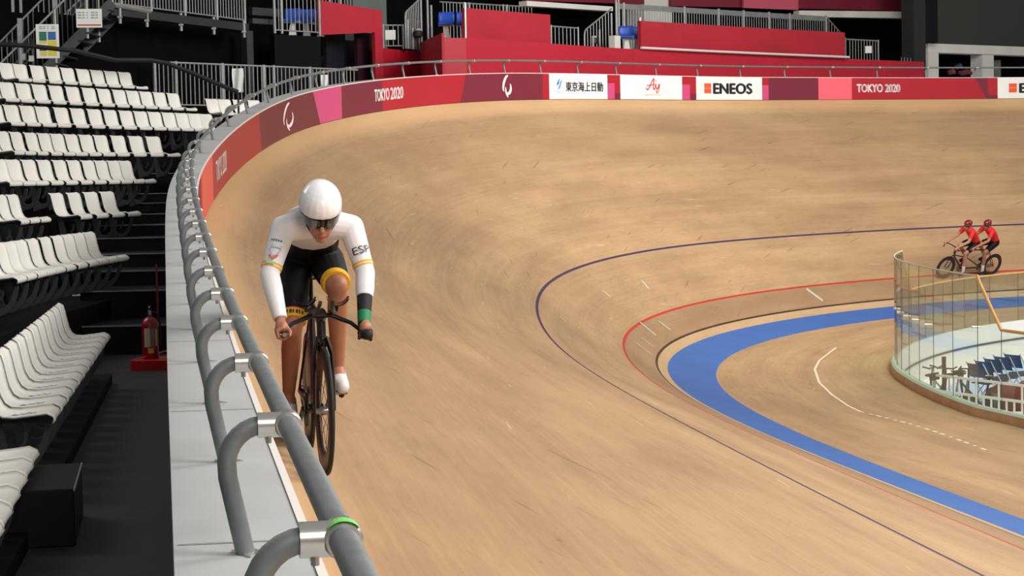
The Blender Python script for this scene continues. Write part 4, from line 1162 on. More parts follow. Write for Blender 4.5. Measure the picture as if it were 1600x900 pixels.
# folding chairs in a line
M_NAVY = mat('chair_navy', (44, 56, 84), .5)
def folding_chair(p, ang, label):
    e = empty('folding_chair', label, 'chair', p, 'navy folding chairs on the infield'); e.rotation_euler = (0, 0, ang)
    bm = bmesh.new()
    P = []
    for i in range(7):
        y = -.22 + .44 * i / 6; P.append([Vector((-.20 - .03 * (1 - (y / .22) ** 2), y, .56)), Vector((-.27 - .03 * (1 - (y / .22) ** 2), y, .82))])
    grid(bm, P); grid(bm, [[q + Vector((-.014, 0, 0)) for q in r[::-1]] for r in P]); obj('backrest', bm, M_NAVY, e, True)
    bm = bmesh.new(); box(bm, (0, 0, .44), (.40, .42, .025)); bmesh.ops.bevel(bm, geom=bm.edges[:], offset=.01, segments=2, affect='EDGES'); obj('seat', bm, M_NAVY, e)
    for s_ in (-1, 1):
        bm = bmesh.new(); tube(bm, [(-.29, s_ * .235, .84), (.24, s_ * .235, 0)], .013, 8); obj('leg', bm, M_STEEL, e, True)
        bm = bmesh.new(); tube(bm, [(.19, s_ * .215, .44), (-.26, s_ * .215, 0)], .013, 8); obj('leg', bm, M_STEEL, e, True)
    bm = bmesh.new(); tube(bm, [(.16, -.235, .12), (.16, .235, .12)], .009, 8); obj('stretcher', bm, M_STEEL, e, True)
base = at(1545, 575, 33.6)
for i, (px, py, D) in enumerate(((1541, 570, 36.0), (1553, 566.5, 36.4), (1567, 564, 36.8), (1582, 561.5, 37.2), (1598, 560, 37.6))):
    p = at(px, py, D); folding_chair(Vector((p.x, p.y, ZI)), math.atan2(RT[1] * .85 + FW[1] * .45, RT[0] * .85 + FW[0] * .45), ['navy folding chair with pale worn back at the open end of the line', 'navy folding chair, second from the open end of the line', 'navy folding chair, third from the open end of the line', 'navy folding chair, fourth from the open end of the line', 'navy folding chair cut by the edge of the picture'][i])
# stationary training bicycles and clutter
M_DK = mat('trainer_dark', (52, 54, 52), .5); M_MAROONF = mat('bag_maroon', (104, 54, 48), .8, var=.15, vscale=9)
def trainer(p, ang, label, col):
    e = empty('exercise_bicycle', label, 'exercise bicycle', p, 'exercise bicycles behind the white barrier'); e.rotation_euler = (0, 0, ang); e.scale = (.85, .85, .86)
    bm = bmesh.new(); tube(bm, [(-.45, 0, .25), (-.1, 0, .3), (.42, 0, .82)], .025, 8); tube(bm, [(-.1, 0, .3), (-.22, 0, .9)], .022, 8); tube(bm, [(.3, 0, .1), (.42, 0, .82), (.40, 0, 1.0)], .022, 8); obj('frame', bm, col, e, True)
    for x_ in (-.5, .35):
        bm = bmesh.new(); tube(bm, [(x_, -.25, .02), (x_, .25, .02)], .025, 8); obj('foot_bar', bm, M_DK, e, True)
    bm = bmesh.new(); tube(bm, [(-.5, 0, .02), (-.3, 0, .28), (.3, 0, .16), (.35, 0, .02)], .02, 8); obj('stand', bm, M_DK, e, True)
    bm = bmesh.new(); lathe(bm, [(0, -.02), (.23, -.02), (.24, 0), (.23, .02), (0, .02)], 28, Matrix.Translation((.28, 0, .34)) @ Matrix.Rotation(PI / 2, 4, 'X')); obj('flywheel', bm, M_DK, e, True)
    bm = bmesh.new(); bmesh.ops.create_uvsphere(bm, u_segments=16, v_segments=8, radius=1)
    for v in bm.verts: v.co = Vector((v.co.x * .14 - .24, v.co.y * (.03 + .05 * (v.co.x < 0) * -v.co.x + .02), v.co.z * .035 + .93))
    obj('saddle', bm, M_DK, e, True)
    bm = bmesh.new(); tube(bm, [(.38, -.2, 1.0), (.40, -.19, 1.02), (.40, .19, 1.02), (.38, .2, 1.0)], .016, 8); tube(bm, [(.40, -.19, 1.02), (.55, -.19, 1.05)], .016, 8); tube(bm, [(.40, .19, 1.02), (.55, .19, 1.05)], .016, 8); obj('handlebar', bm, M_DK, e, True)
    bm = bmesh.new(); tube(bm, [(-.1, -.09, .3), (-.02, -.09, .17)], .012, 8); box(bm, (-.02, -.13, .17), (.09, .08, .02)); tube(bm, [(-.1, .09, .3), (-.18, .09, .43)], .012, 8); box(bm, (-.18, .13, .43), (.09, .08, .02)); obj('crankset', bm, M_DK, e, True)
for i, (px, py, D, a_, c_) in enumerate(((1462, 590, 34.4, 2.2, M_DK), (1484, 590, 34.6, 3.9, M_STEELG), (1506, 590, 34.2, 2.5, M_STEELD), (1530, 600, 33.8, 3.9, M_DK))):
    p = at(px, py, D); trainer(Vector((p.x, p.y, ZI)), a_, ['dark exercise bicycle at the tip of the white barrier', 'grey exercise bicycle, second from the tip of the white barrier', 'dark grey exercise bicycle, third from the tip of the white barrier', 'dark exercise bicycle nearest the folding chairs'][i], c_)
p = at(1475, 590, 33.6); e = empty('screen_stand', 'thin dark upright stand behind the exercise bicycles', 'stand', (p.x, p.y, ZI)); hz = at(1475, 557, 33.6).z - ZI
bm = bmesh.new(); beam(bm, (0, 0, 0), (0, 0, hz), .07, .03); obj('mast', bm, M_DK, e)
bm = bmesh.new(); lathe(bm, [(0, 0), (.2, 0), (.2, .02), (.04, .03), (0, .03)], 20); obj('foot', bm, M_DK, e)
for (px, py, w_, h_, lab) in ((1461, 588, .15, .13, 'small dark monitor screen beside the upright stand'), (1496, 582, .14, .09, 'small dark tilted monitor past the upright stand'), (1483, 587, .16, .09, 'grey monitor just beside the upright stand')):
    p = at(px, py, 33.2); e = empty('monitor', lab, 'monitor', (p.x, p.y, ZI)); hh = p.z - ZI
    bm = bmesh.new(); box(bm, (0, 0, hh), (.03, w_, h_), Matrix.Rotation(math.atan2(-FW[1], -FW[0]), 4, 'Z') @ Matrix.Rotation(.15, 4, 'X')); bmesh.ops.bevel(bm, geom=bm.edges[:], offset=.008, segments=1, affect='EDGES'); obj('panel', bm, M_DK, e)
    bm = bmesh.new(); tube(bm, [(0, 0, 0), (0, 0, hh)], .012, 8); lathe(bm, [(0, 0), (.12, 0), (.12, .015), (0, .02)], 16); obj('stand', bm, M_STEELG, e, True)
for px, py, D, sc, lab, col in ((1572, 590, 33.6, (.42, .32, .4), 'long maroon bag lying below the folding chairs', M_MAROONF), (1600, 592, 33.4, (.2, .3, .42), 'maroon and pink bag at the picture edge below the folding chairs', mat('bag_red', (140, 64, 58), .8, var=.2, vscale=8)), (1550, 594, 33.2, (.16, .25, .34), 'small dark grey bag at the end of the maroon bag', M_DK)):
    p = at(px, py, D); bm = bmesh.new(); bmesh.ops.create_icosphere(bm, subdivisions=3, radius=1)
    for v in bm.verts: v.co = Vector((v.co.x * sc[1], v.co.y * sc[0], max(v.co.z, -.8) * sc[2] + .02 * math.sin(9 * v.co.y + 5 * v.co.x)))
    o = obj('kit_bag', bm, col, None, 'all'); o.location = (p.x, p.y, ZI + sc[2] * .8); o.rotation_euler = (0, 0, YAW); tag(o, lab, 'bag')
# ------------------------------------------------------------------ people and bicycles
def cap_mesh(bm, p, q, r0, r1, seg=16, sq=None, flat0=False, flat1=False):
    """tapered rounded limb from p to q; sq = (axis, factor) squashes the section along an axis"""
    p = Vector(p); q = Vector(q); d = q - p; L = d.length; d.normalize()
    u = d.orthogonal().normalized()
    if sq is not None:
        u = Vector(sq[0]) - d * Vector(sq[0]).dot(d); u.normalize()
    v = d.cross(u)
    prof = []
    if flat0: prof += [(1e-4, 0.), (r0, 0.)]
    else: prof += [(max(1e-4, r0 * math.sin(a)), -r0 * math.cos(a)) for a in (0, .4, .8, 1.2, PI / 2)]
    prof += [(r0 + (r1 - r0) * f, L * f) for f in (.25, .5, .75)]
    if flat1: prof += [(r1, L), (1e-4, L)]
    else: prof += [(max(1e-4, r1 * math.cos(a)), L + r1 * math.sin(a)) for a in (0, .4, .8, 1.2, PI / 2)]
    rings = []
    k = sq[1] if sq else 1.
    for r, z in prof:
        rings.append([bm.verts.new(p + d * z + u * (r * k * math.cos(2 * PI * i / seg)) + v * (r * math.sin(2 * PI * i / seg))) for i in range(seg)])
    for A, B in zip(rings, rings[1:]):
        for i in range(seg): bm.faces.new((A[i], A[(i + 1) % seg], B[(i + 1) % seg], B[i]))
    bm.faces.new(rings[0][::-1]); bm.faces.new(rings[-1])
def ell(bm, c, r, M=None):
    g = bmesh.ops.create_uvsphere(bm, u_segments=20, v_segments=14, radius=1)
    M = (M or Matrix()).to_4x4()
    bmesh.ops.transform(bm, matrix=Matrix.Translation(Vector(c)) @ M @ Matrix.Diagonal((*r, 1)), verts=g['verts'])
def fuse(name, bm, m, parent, voxel=.008, it=4):
    """melt overlapping shapes into one continuous skin"""
    bmesh.ops.recalc_face_normals(bm, faces=bm.faces)
    me = bpy.data.meshes.new(name); bm.to_mesh(me); bm.free()
    o = bpy.data.objects.new(name, me); COL.objects.link(o)
    r = o.modifiers.new('r', 'REMESH'); r.mode = 'VOXEL'; r.voxel_size = voxel
    s = o.modifiers.new('s', 'SMOOTH'); s.iterations = it; s.factor = .5
    dg = bpy.context.evaluated_depsgraph_get(); dg.update()
    me2 = bpy.data.meshes.new_from_object(o.evaluated_get(dg)); o.modifiers.clear(); o.data = me2; bpy.data.meshes.remove(me); me2.name = name
    me2.materials.clear(); me2.materials.append(m)
    me2.polygons.foreach_set('use_smooth', [True] * len(me2.polygons))
    if parent is not None: o.parent = parent
    return o
M_SKIN = mat('skin_tan', (172, 116, 88), .5, var=.06, vscale=9)
M_SKIN2 = mat('skin_light', (186, 134, 106), .5, var=.05, vscale=9)
M_JERW = mat('jersey_white', (232, 232, 236), .55)
M_JERR = mat('jersey_red', (222, 34, 40), .55)
M_SHORT = mat('shorts_black', (12, 13, 18), .65, spec=.25)
M_YELB = mat('band_yellow', (232, 176, 30), .55)
M_REDB = mat('band_red', (196, 50, 36), .55)
M_HELW = mat('helmet_white', (244, 244, 246), .25, coat=.4)
M_HELR = mat('helmet_dark_red', (122, 22, 38), .3, coat=.3)
M_VIS = mat('visor_smoke', (24, 22, 24), .08, coat=.6)
M_SHOEW = mat('shoe_white', (226, 226, 226), .4)
M_SHOEK = mat('shoe_black', (22, 22, 24), .4)
M_SOCKW = mat('sock_white', (222, 218, 212), .8)
M_GRN = mat('sleeve_green', (22, 130, 78), .6)
M_KNIT = mat('sleeve_black', (22, 22, 26), .7)
M_LIP = mat('lip', (136, 74, 64), .5); M_HAIR = mat('hair_dark', (30, 22, 20), .7)
M_CARB = mat('carbon_black', (20, 20, 22), .35, coat=.2)
M_TYRE = mat('tyre_black', (24, 23, 23), .7)
M_RIM = mat('rim_dark_brown', (46, 32, 28), .4)
M_ALU = mat('alloy', (150, 152, 154), .3, .8)
M_CHAIN = mat('chain_steel', (110, 110, 108), .35, .8)
M_REDF = mat('frame_red', (74, 26, 34), .35, coat=.3)

def placed(s, d, heading_flip, lean, steer_yaw=0.):
    """frame for something riding on the banking: x forward, y to its left, z up (lean about x)"""
    x, y, nx, ny, b, h = frame(s)
    hd = h + (PI if heading_flip else 0) + steer_yaw
    return Matrix.Translation(trk(s, d, up=.004)) @ Matrix.Rotation(hd, 4, 'Z') @ Matrix.Rotation(lean, 4, 'X')

def wheel(parent, name, c, R=.334, depth=.08, spokes=16, rot=0., disc=False):
    Mx = Matrix.Translation(Vector(c)) @ Matrix.Rotation(rot, 4, 'Z') @ Matrix.Rotation(PI / 2, 4, 'X')
    bm = bmesh.new()
    prof = [(R - .022, -.011), (R - .008, -.0115), (R, 0), (R - .008, .0115), (R - .022, .011)]
    lathe(bm, prof, 48, Mx); t = obj('tyre', bm, M_TYRE, None, 'all')
    bm = bmesh.new()
    ri = .02 if disc else R - .022 - depth
    lathe(bm, [(R - .02, -.010), (R - .05, -.0125), (ri + .012, -.009), (ri, 0), (ri + .012, .009), (R - .05, .0125), (R - .02, .010)], 48, Mx)
    w_ = obj(name, bm, M_RIM, parent, 'all'); t.parent = w_
    bm = bmesh.new(); lathe(bm, [(0, -.045), (.014, -.045), (.016, -.03), (.022, -.02), (.022, .02), (.016, .03), (.014, .045), (0, .045)], 16, Mx); obj('hub', bm, M_ALU, w_, True)
    if not disc:
        bm = bmesh.new()
        for k in range(spokes):
            a = 2 * PI * k / spokes; s_ = .02 if k % 2 else -.02
            tube(bm, [Mx @ Vector((.018 * math.cos(a), .018 * math.sin(a), s_)), Mx @ Vector(((ri + .01) * math.cos(a), (ri + .01) * math.sin(a), 0))], .0016, 4, cap=False)
        obj('spokes', bm, M_CARB, w_)
    return w_
def crank(parent, bb, ang, y_off=.075, R=.17, ring=.105):
    bm = bmesh.new(); Mx = Matrix.Translation(Vector(bb) + Vector((0, -.045, 0))) @ Matrix.Rotation(PI / 2, 4, 'X')
    lathe(bm, [(ring - .02, -.003), (ring, -.002), (ring, .002), (ring - .02, .003), (ring - .02, -.003)], 40, Mx)
    for k in range(5): beam(bm, Mx @ Vector((.0, 0, 0)), Mx @ Vector(((ring - .01) * math.cos(k * 2 * PI / 5), (ring - .01) * math.sin(k * 2 * PI / 5), 0)), .02, .006)
    c = obj('crankset', bm, M_CARB, parent)
    pts = {}
    for s_, a in ((1, ang), (-1, ang + PI)):
        e = Vector(bb) + Vector((R * math.cos(a), s_ * y_off, R * math.sin(a)))
        bm = bmesh.new(); beam(bm, Vector(bb) + Vector((0, s_ * (y_off - .01), 0)), e, .016, .03); obj('crank_arm', bm, M_CARB, c)
        bm = bmesh.new(); box(bm, e + Vector((0, s_ * .05, 0)), (.08, .075, .018)); bmesh.ops.bevel(bm, geom=bm.edges[:], offset=.004, segments=1, affect='EDGES'); obj('pedal', bm, M_ALU, c)
        pts[s_] = e + Vector((0, s_ * .05, 0))
    return pts
def airfoil(bm, pts, w_, l_, mi=0):
    """flattened tube through points: half width w_, half length l_ along x"""
    rings = []
    for i, p in enumerate(pts):
        p = Vector(p); ww = w_[i] if isinstance(w_, (list, tuple)) else w_; ll = l_[i] if isinstance(l_, (list, tuple)) else l_
        t = (Vector(pts[min(i + 1, len(pts) - 1)]) - Vector(pts[max(0, i - 1)])).normalized()
        fx = Vector((1, 0, 0)) - t * t.x; fx = fx.normalized() if fx.length > .2 else t.cross(Vector((0, 1, 0))).normalized()
        sy = t.cross(fx)
        rings.append([bm.verts.new(p + fx * (ll * math.cos(2 * PI * k / 14)) + sy * (ww * math.sin(2 * PI * k / 14))) for k in range(14)])
    for A, B in zip(rings, rings[1:]):
        for k in range(14): bm.faces.new((A[k], A[(k + 1) % 14], B[(k + 1) % 14], B[k]))
    bm.faces.new(rings[0][::-1]); bm.faces.new(rings[-1])
def saddle(parent, c):
    bm = bmesh.new(); bmesh.ops.create_uvsphere(bm, u_segments=20, v_segments=10, radius=1)
    for v in bm.verts:
        x = v.co.x; wd = .022 + .05 * max(0, -x) ** 1.2
        v.co = Vector((x * .135, v.co.y * wd, v.co.z * .022 + .01 * x * x)) + Vector(c)
    return obj('saddle', bm, M_CARB, parent, 'all')

# ---- the lone rider's time trial bicycle
RM = placed(-52.28, 7.093, True, math.radians(RLEAN), math.radians(RYAW))
bike = empty('track_bicycle', 'dark time trial track bicycle ridden by the cyclist in white', 'bicycle', M=RM)
fw_ = wheel(bike, 'front_wheel', (0, 0, .334), depth=.10, rot=math.radians(2.))
wheel(bike, 'rear_wheel', (-1.0, 0, .334), disc=True)
bm = bmesh.new()
BB = Vector((-.60, 0, .28)); HT = Vector((-.135, 0, .80)); HB = Vector((-.10, 0, .66)); ST = Vector((-.75, 0, .86))
airfoil(bm, [HB, BB], .022, .038); airfoil(bm, [HT + Vector((0, 0, -.02)), ST + Vector((0, 0, -.03))], .019, .03); airfoil(bm, [BB, ST], .018, .035); airfoil(bm, [HB - Vector((0, 0, .03)), HT + Vector((0, 0, .02))], .024, .034)
for s_ in (1, -1):
    airfoil(bm, [BB + Vector((-.03, s_ * .03, .0)), Vector((-1.0, s_ * .055, .334))], .008, .014)
    airfoil(bm, [ST + Vector((.01, s_ * .012, -.10)), Vector((-1.0, s_ * .055, .334))], .007, .012)
tube(bm, [BB + Vector((0, -.045, 0)), BB + Vector((0, .045, 0))], .026, 14)
obj('frame', bm, M_CARB, bike, True)
bm = bmesh.new(); airfoil(bm, [(-.098, 0, .675), (-.085, 0, .70)], .04, .035)
for s_ in (1, -1): airfoil(bm, [(-.09, s_ * .024, .70), (-.06, s_ * .046, .62), (-.02, s_ * .05, .46), (0, s_ * .052, .334)], [.012, .011, .009, .007], [.034, .034, .028, .02])
obj('fork', bm, M_CARB, bike, True)
bm = bmesh.new(); airfoil(bm, [(-.73, 0, .82), (-.77, 0, .98)], .013, .03); obj('seatpost', bm, M_CARB, bike, True)
saddle(bike, (-.76, 0, 1.0))
PED = crank(bike, BB, math.radians(35))
bm = bmesh.new()
for z_, s_ in ((.105, 1), (-.105, -1)): tube(bm, [BB + Vector((0, -.045, z_)), (-1.0, -.045, .334 + s_ * .032)], .005, 6)
for k in range(1): lathe(bm, [(.028, -.003), (.034, 0), (.028, .003), (.028, -.003)], 16, Matrix.Translation((-1.0, -.045, .334)) @ Matrix.Rotation(PI / 2, 4, 'X'))
obj('chain', bm, M_CHAIN, bike)
GZR, GZL = .745, .733
bm = bmesh.new()
airfoil(bm, [(.05, -.205, GZR), (-.02, -.2, GZR + .006), (-.07, -.15, .785), (-.09, -.05, .82), (-.09, .05, .82), (-.07, .15, .78), (-.02, .2, GZL + .006), (.05, .205, GZL)], [.011, .011, .011, .014, .014, .011, .011, .011], [.013, .014, .022, .028, .028, .022, .014, .013])
tube(bm, [(.05, -.205, GZR), (.115, -.205, GZR - .004)], .013, 12); tube(bm, [(.05, .205, GZL), (.10, .205, GZL - .004)], .013, 12)
airfoil(bm, [(-.135, 0, .80), (-.09, 0, .83)], .026, .034)
hb = obj('handlebar', bm, M_CARB, bike, True)
bm = bmesh.new(); tube(bm, [(.113, -.205, GZR - .004), (.119, -.205, GZR - .0045)], .0115, 12); obj('bar_plug', bm, M_ALU, hb, True)
for s_ in (1, -1):
    bm = bmesh.new(); tube(bm, [(-.14, s_ * .055, .845), (.05, s_ * .05, .845), (.16, s_ * .035, .875), (.20, s_ * .03, .905)], .011, 10); tube(bm, [(-.09, s_ * .055, .82), (-.09, s_ * .055, .85)], .016, 10)
    obj('aero_extension', bm, M_CARB, bike, True)
    bm = bmesh.new(); P = []
    for i in range(9):
        a = -1.15 + 2.3 * i / 8; r = []
        for x_ in (-.15, -.1, -.05): r.append(Vector((x_, s_ * .085 + .062 * math.sin(a), .93 - .062 * math.cos(a))))
        P.append(r)
    grid(bm, P); grid(bm, [[q + Vector((0, 0, .012)) for q in r[::-1]] for r in P]); tube(bm, [(-.1, s_ * .075, .84), (-.1, s_ * .08, .868)], .012, 8)
    obj('armrest', bm, M_CARB, bike, True)

# ---- a cyclist from joints (x forward, y left, z up, metres)
def cyclist(label, M, J, skin, jersey, helmet, shoe, sock, voxel, group=None, long_sleeves=False, visor=False, bands=False, aero=False):
    e = bpy.data.objects.new('tmp', None); bpy.data.objects.remove(e)
    V = {k: Vector(v) for k, v in J.items()}
    bm = bmesh.new()
    # torso core, neck and head
    pel, wai, che, sh = V['pelvis'], V['waist'], V['chest'], V['shoulders']
    cap_mesh(bm, pel, wai, .118, .100, sq=((0, 1, 0), 1.30)); cap_mesh(bm, wai, che, .100, .108, sq=((0, 1, 0), 1.40)); cap_mesh(bm, che, sh, .108, .088, sq=((0, 1, 0), 1.5))
    for s_ in 'RL': cap_mesh(bm, V['shoulder' + s_], sh + Vector((.01, 0, -.01)), .060, .078)
    hd = V['head']; nd = V['look'].normalized(); left = Vector((0, 1, 0)); upv = nd.cross(left).normalized() 
    if upv.z < 0: upv = -upv
    left = upv.cross(nd).normalized()
    HM = Matrix((( nd.x, left.x, upv.x), (nd.y, left.y, upv.y), (nd.z, left.z, upv.z)))
    hp_ = lambda x, y, z: hd + HM @ Vector((x, y, z))
    cap_mesh(bm, sh + Vector((.02, 0, .03)), hp_(-.03, 0, -.06), .058, .055)
    ell(bm, hp_(-.01, 0, .03), (.095, .076, .095), HM); ell(bm, hp_(.02, 0, -.05), (.068, .06, .075), HM); ell(bm, hp_(.052, 0, -.105), (.03, .03, .024), HM)
    cap_mesh(bm, hp_(.082, 0, .012), hp_(.108, 0, -.03), .009, .0135); ell(bm, hp_(.095, 0, -.034), (.014, .019, .010), HM)
    ell(bm, hp_(.082, 0, -.066), (.014, .024, .0075), HM); ell(bm, hp_(.080, 0, -.079), (.014, .021, .0085), HM)
    for s_ in (1, -1):
        ell(bm, hp_(.058, s_ * .042, -.022), (.026, .022, .022), HM); ell(bm, hp_(.078, s_ * .034, .032), (.018, .026, .010), HM)
        ell(bm, hp_(-.012, s_ * .08, -.012), (.020, .010, .032), HM @ Matrix.Rotation(s_ * .3, 3, 'Z'))
    for S in 'RL':
        s_ = 1 if S == 'L' else -1
        a, b, c = V['shoulder' + S], V['elbow' + S], V['wrist' + S]
        cap_mesh(bm, a, a.lerp(b, .45), .060, .052); cap_mesh(bm, a.lerp(b, .4), b, .052, .040); cap_mesh(bm, b, b.lerp(c, .35), .041, .040); cap_mesh(bm, b.lerp(c, .3), c, .040, .026)
        # hand: palm, four curled fingers round the grip and a thumb
        g = V['grip' + S]; ax = (V['gripdir' + S] if 'gripdir' + S in V else Vector((1, 0, -.05))).normalized()
        back = (c - g); back = (back - ax * back.dot(ax)); back.normalize(); sd = ax.cross(back).normalized(); sd = sd if sd.y * s_ > 0 else -sd   # sd points outwards
        pal = g + back * .03
        cap_mesh(bm, c, pal + sd * .008, .027, .030); ell(bm, pal, (.034, .030, .034))
        if not (bands and S == 'L'):
            for f, (o_, ln) in enumerate(((.030, .9), (.010, 1.), (-.010, .97), (-.029, .8))):
                q = pal + ax * o_
                k1 = g + ax * o_ + sd * .034 + back * .022; k2 = g + ax * o_ + sd * .033 - back * .016 * ln; k3 = g + ax * o_ + sd * .004 - back * .030 * ln; k4 = g + ax * o_ - sd * .018 - back * .02 * ln
                cap_mesh(bm, q, k1, .0105, .0105, 10); cap_mesh(bm, k1, k2, .0100, .0095, 10); cap_mesh(bm, k2, k3, .0095, .0088, 10); cap_mesh(bm, k3, k4, .0088, .0078, 10)
            t0 = pal - sd * .018 + ax * .015; t1 = g - sd * .032 + ax * .036 + back * .004; t2 = g - sd * .024 + ax * .058 - back * .012
            cap_mesh(bm, t0, t1, .0130, .0115, 10); cap_mesh(bm, t1, t2, .0115, .0090, 10)
        h, k, n = V['hip' + S], V['knee' + S], V['ankle' + S]
        cap_mesh(bm, h, h.lerp(k, .5), .095, .082); cap_mesh(bm, h.lerp(k, .45), k, .083, .056); ell(bm, k, (.056, .054, .058))
        mid = k.lerp(n, .32); calf = (n - k).normalized(); bk = Vector((-1, 0, 0)) - calf * Vector((-1, 0, 0)).dot(calf); bk.normalize()
        cap_mesh(bm, k, mid + bk * .012, .052, .055); cap_mesh(bm, mid + bk * .012, n, .055, .034)
        cap_mesh(bm, n, V['heel' + S], .034, .032); cap_mesh(bm, n, V['ball' + S], .034, .034)
    p = fuse('person', bm, skin, None, voxel, 3); p.matrix_world = M
    tag(p, label, 'person', group)
    # jersey
    JS = .45 if aero else .1
    bm = bmesh.new(); o_ = .008
    cap_mesh(bm, wai.lerp(che, JS), che, .103 + o_, .108 + o_, sq=((0, 1, 0), 1.40)); cap_mesh(bm, che, sh, .108 + o_, .088 + o_, sq=((0, 1, 0), 1.5))
    [cap_mesh(bm, V['shoulder' + s_], sh + Vector((.01, 0, -.01)), .060 + o_, .078 + o_) for s_ in 'RL']; cap_mesh(bm, sh, sh + (hp_(-.03, 0, -.06) - sh) * .45, .072, .066, flat1=True)
    for S in 'RL':
        a, b, c = V['shoulder' + S], V['elbow' + S], V['wrist' + S]
        if long_sleeves:
            cap_mesh(bm, a, a.lerp(b, .45), .060 + o_, .053 + o_); cap_mesh(bm, a.lerp(b, .4), b, .053 + o_, .042 + o_); cap_mesh(bm, b, b.lerp(c, .35), .043 + o_, .042 + o_)
            cap_mesh(bm, b.lerp(c, .3), b.lerp(c, .95 if S == 'R' else .5), .042 + o_, (.029 if S == 'R' else .036) + o_, flat1=True)
        else: cap_mesh(bm, a, a.lerp(b, .62), .060 + o_, .050 + o_ + .003, flat1=True)
    if not aero: cap_mesh(bm, wai.lerp(pel, .45), wai.lerp(che, .3), .112 + o_, .103 + o_, sq=((0, 1, 0), 1.34))
    jer = fuse('jersey', bm, jersey, p, voxel, 3)
    bm = bmesh.new(); o_ = .007
    cap_mesh(bm, pel + (pel - wai) * .1, wai.lerp(pel, .35), .120 + o_, .106 + o_, sq=((0, 1, 0), 1.32))
    if aero: cap_mesh(bm, wai.lerp(pel, .4), wai.lerp(che, .5), .108 + o_, .103 + o_, sq=((0, 1, 0), 1.36))
    for S in 'RL':
        h, k = V['hip' + S], V['knee' + S]
        cap_mesh(bm, h, h.lerp(k, .5), .095 + o_, .083 + o_); cap_mesh(bm, h.lerp(k, .45), h.lerp(k, .80), .084 + o_, .068 + o_, flat1=True)
    sho = fuse('shorts', bm, M_SHORT, p, voxel, 3)
    if bands:
        for S in 'RL':
            h, k = V['hip' + S], V['knee' + S]
            for f0, f1, m_, nm, ex in ((.80, .905, M_YELB, 'yellow_hem', .011), (.785, .80, M_REDB, 'red_piping', .0115))[:2 if S == 'R' else 1]:
                bm = bmesh.new(); ra = .0725 + (.062 - .0725) * ((f0 - .74) / .18); rb = .0725 + (.062 - .0725) * ((f1 - .74) / .18)
                cap_mesh(bm, h.lerp(k, f0), h.lerp(k, f1), ra + ex, rb + ex, 32, flat0=True, flat1=True); obj(nm, bm, m_, sho, True)
            a, b = V['shoulder' + S], V['elbow' + S]
            for f0, f1, m_, nm, ex in ((.80, .845, M_YELB, 'yellow_band', .0105), (.845, .862, M_JERW, 'white_band', .010), (.862, .895, M_YELB, 'yellow_band', .0102)):
                bm = bmesh.new(); rr = lambda f: .053 + (.042 - .053) * (f - .4) / .6
                cap_mesh(bm, a.lerp(b, f0), a.lerp(b, f1), rr(f0) + ex, rr(f1) + ex, 28, flat0=True, flat1=True); obj(nm, bm, m_, jer, True)
    # helmet
    bm = bmesh.new()
    if aero:
        ell(bm, hp_(-.03, 0, .062), (.146, .112, .114), HM); ell(bm, hp_(-.10, 0, .05), (.13, .088, .085), HM)
        for v in bm.verts: pass
        bmesh.ops.bisect_plane(bm, geom=bm.verts[:] + bm.edges[:] + bm.faces[:], plane_co=hp_(.0, 0, .022), plane_no=(HM @ Vector((.16, 0, -1))).normalized(), clear_outer=True)
        bmesh.ops.holes_fill(bm, edges=[x for x in bm.edges if x.is_boundary])
        hel = fuse('helmet', bm, helmet, p, .006, 3)
        bm = bmesh.new(); P = []
        for i in range(25):
            a = math.radians(-98 + 196 * i / 24); r = []
            for j in range(6):
                z = .036 - .062 * j / 5 * (1 - .25 * abs(i - 12) / 12) * (1. if abs(i - 12) > 1 or j < 5 else .86)
                k_ = 1 - .10 * (j / 5)
                r.append(hp_(-.028 + (.142 * k_) * math.cos(a), (.111 * k_) * math.sin(a), z))
            P.append(r)
        grid(bm, P); grid(bm, [[q - (q - hd).normalized() * .004 for q in r[::-1]] for r in P]); obj('visor', bm, M_VIS, p, 'all')
    else:
        ell(bm, hp_(-.015, 0, .062), (.128, .094, .088), HM)
        bmesh.ops.bisect_plane(bm, geom=bm.verts[:] + bm.edges[:] + bm.faces[:], plane_co=hp_(0, 0, .045), plane_no=(HM @ Vector((.1, 0, -1))).normalized(), clear_outer=True)
        bmesh.ops.holes_fill(bm, edges=[x for x in bm.edges if x.is_boundary]); obj('helmet', bm, helmet, p, True)
        bm = bmesh.new(); P = [[hp_(.0 + .098 * math.cos(a), .083 * math.sin(a), z) for z in (.028, .012, -.008)] for a in [math.radians(-80 + 160 * i / 16) for i in range(17)]]
        grid(bm, P); grid(bm, [[q - (q - hd).normalized() * .004 for q in r[::-1]] for r in P]); obj('sunglasses', bm, M_VIS, p, 'all')
        bm = bmesh.new(); ell(bm, hp_(-.035, 0, .02), (.085, .082, .075), HM)
        bmesh.ops.bisect_plane(bm, geom=bm.verts[:] + bm.edges[:] + bm.faces[:], plane_co=hp_(.0, 0, 0), plane_no=(HM @ Vector((1, 0, 0))).normalized(), clear_outer=True); obj('hair', bm, M_HAIR, p, True)
    bm = bmesh.new()
    for s_ in (1, -1): tube(bm, [hp_(.01, s_ * .086, .03), hp_(.02, s_ * .074, -.04), hp_(.03, s_ * .03, -.115), hp_(.03, 0, -.122)], .0045, 6)
    obj('chin_strap', bm, M_SHOEK, p)
    bm = bmesh.new(); ell(bm, hp_(.0955, 0, -.0725), (.003, .019, .0028), HM); obj('mouth_line', bm, M_LIP, p)
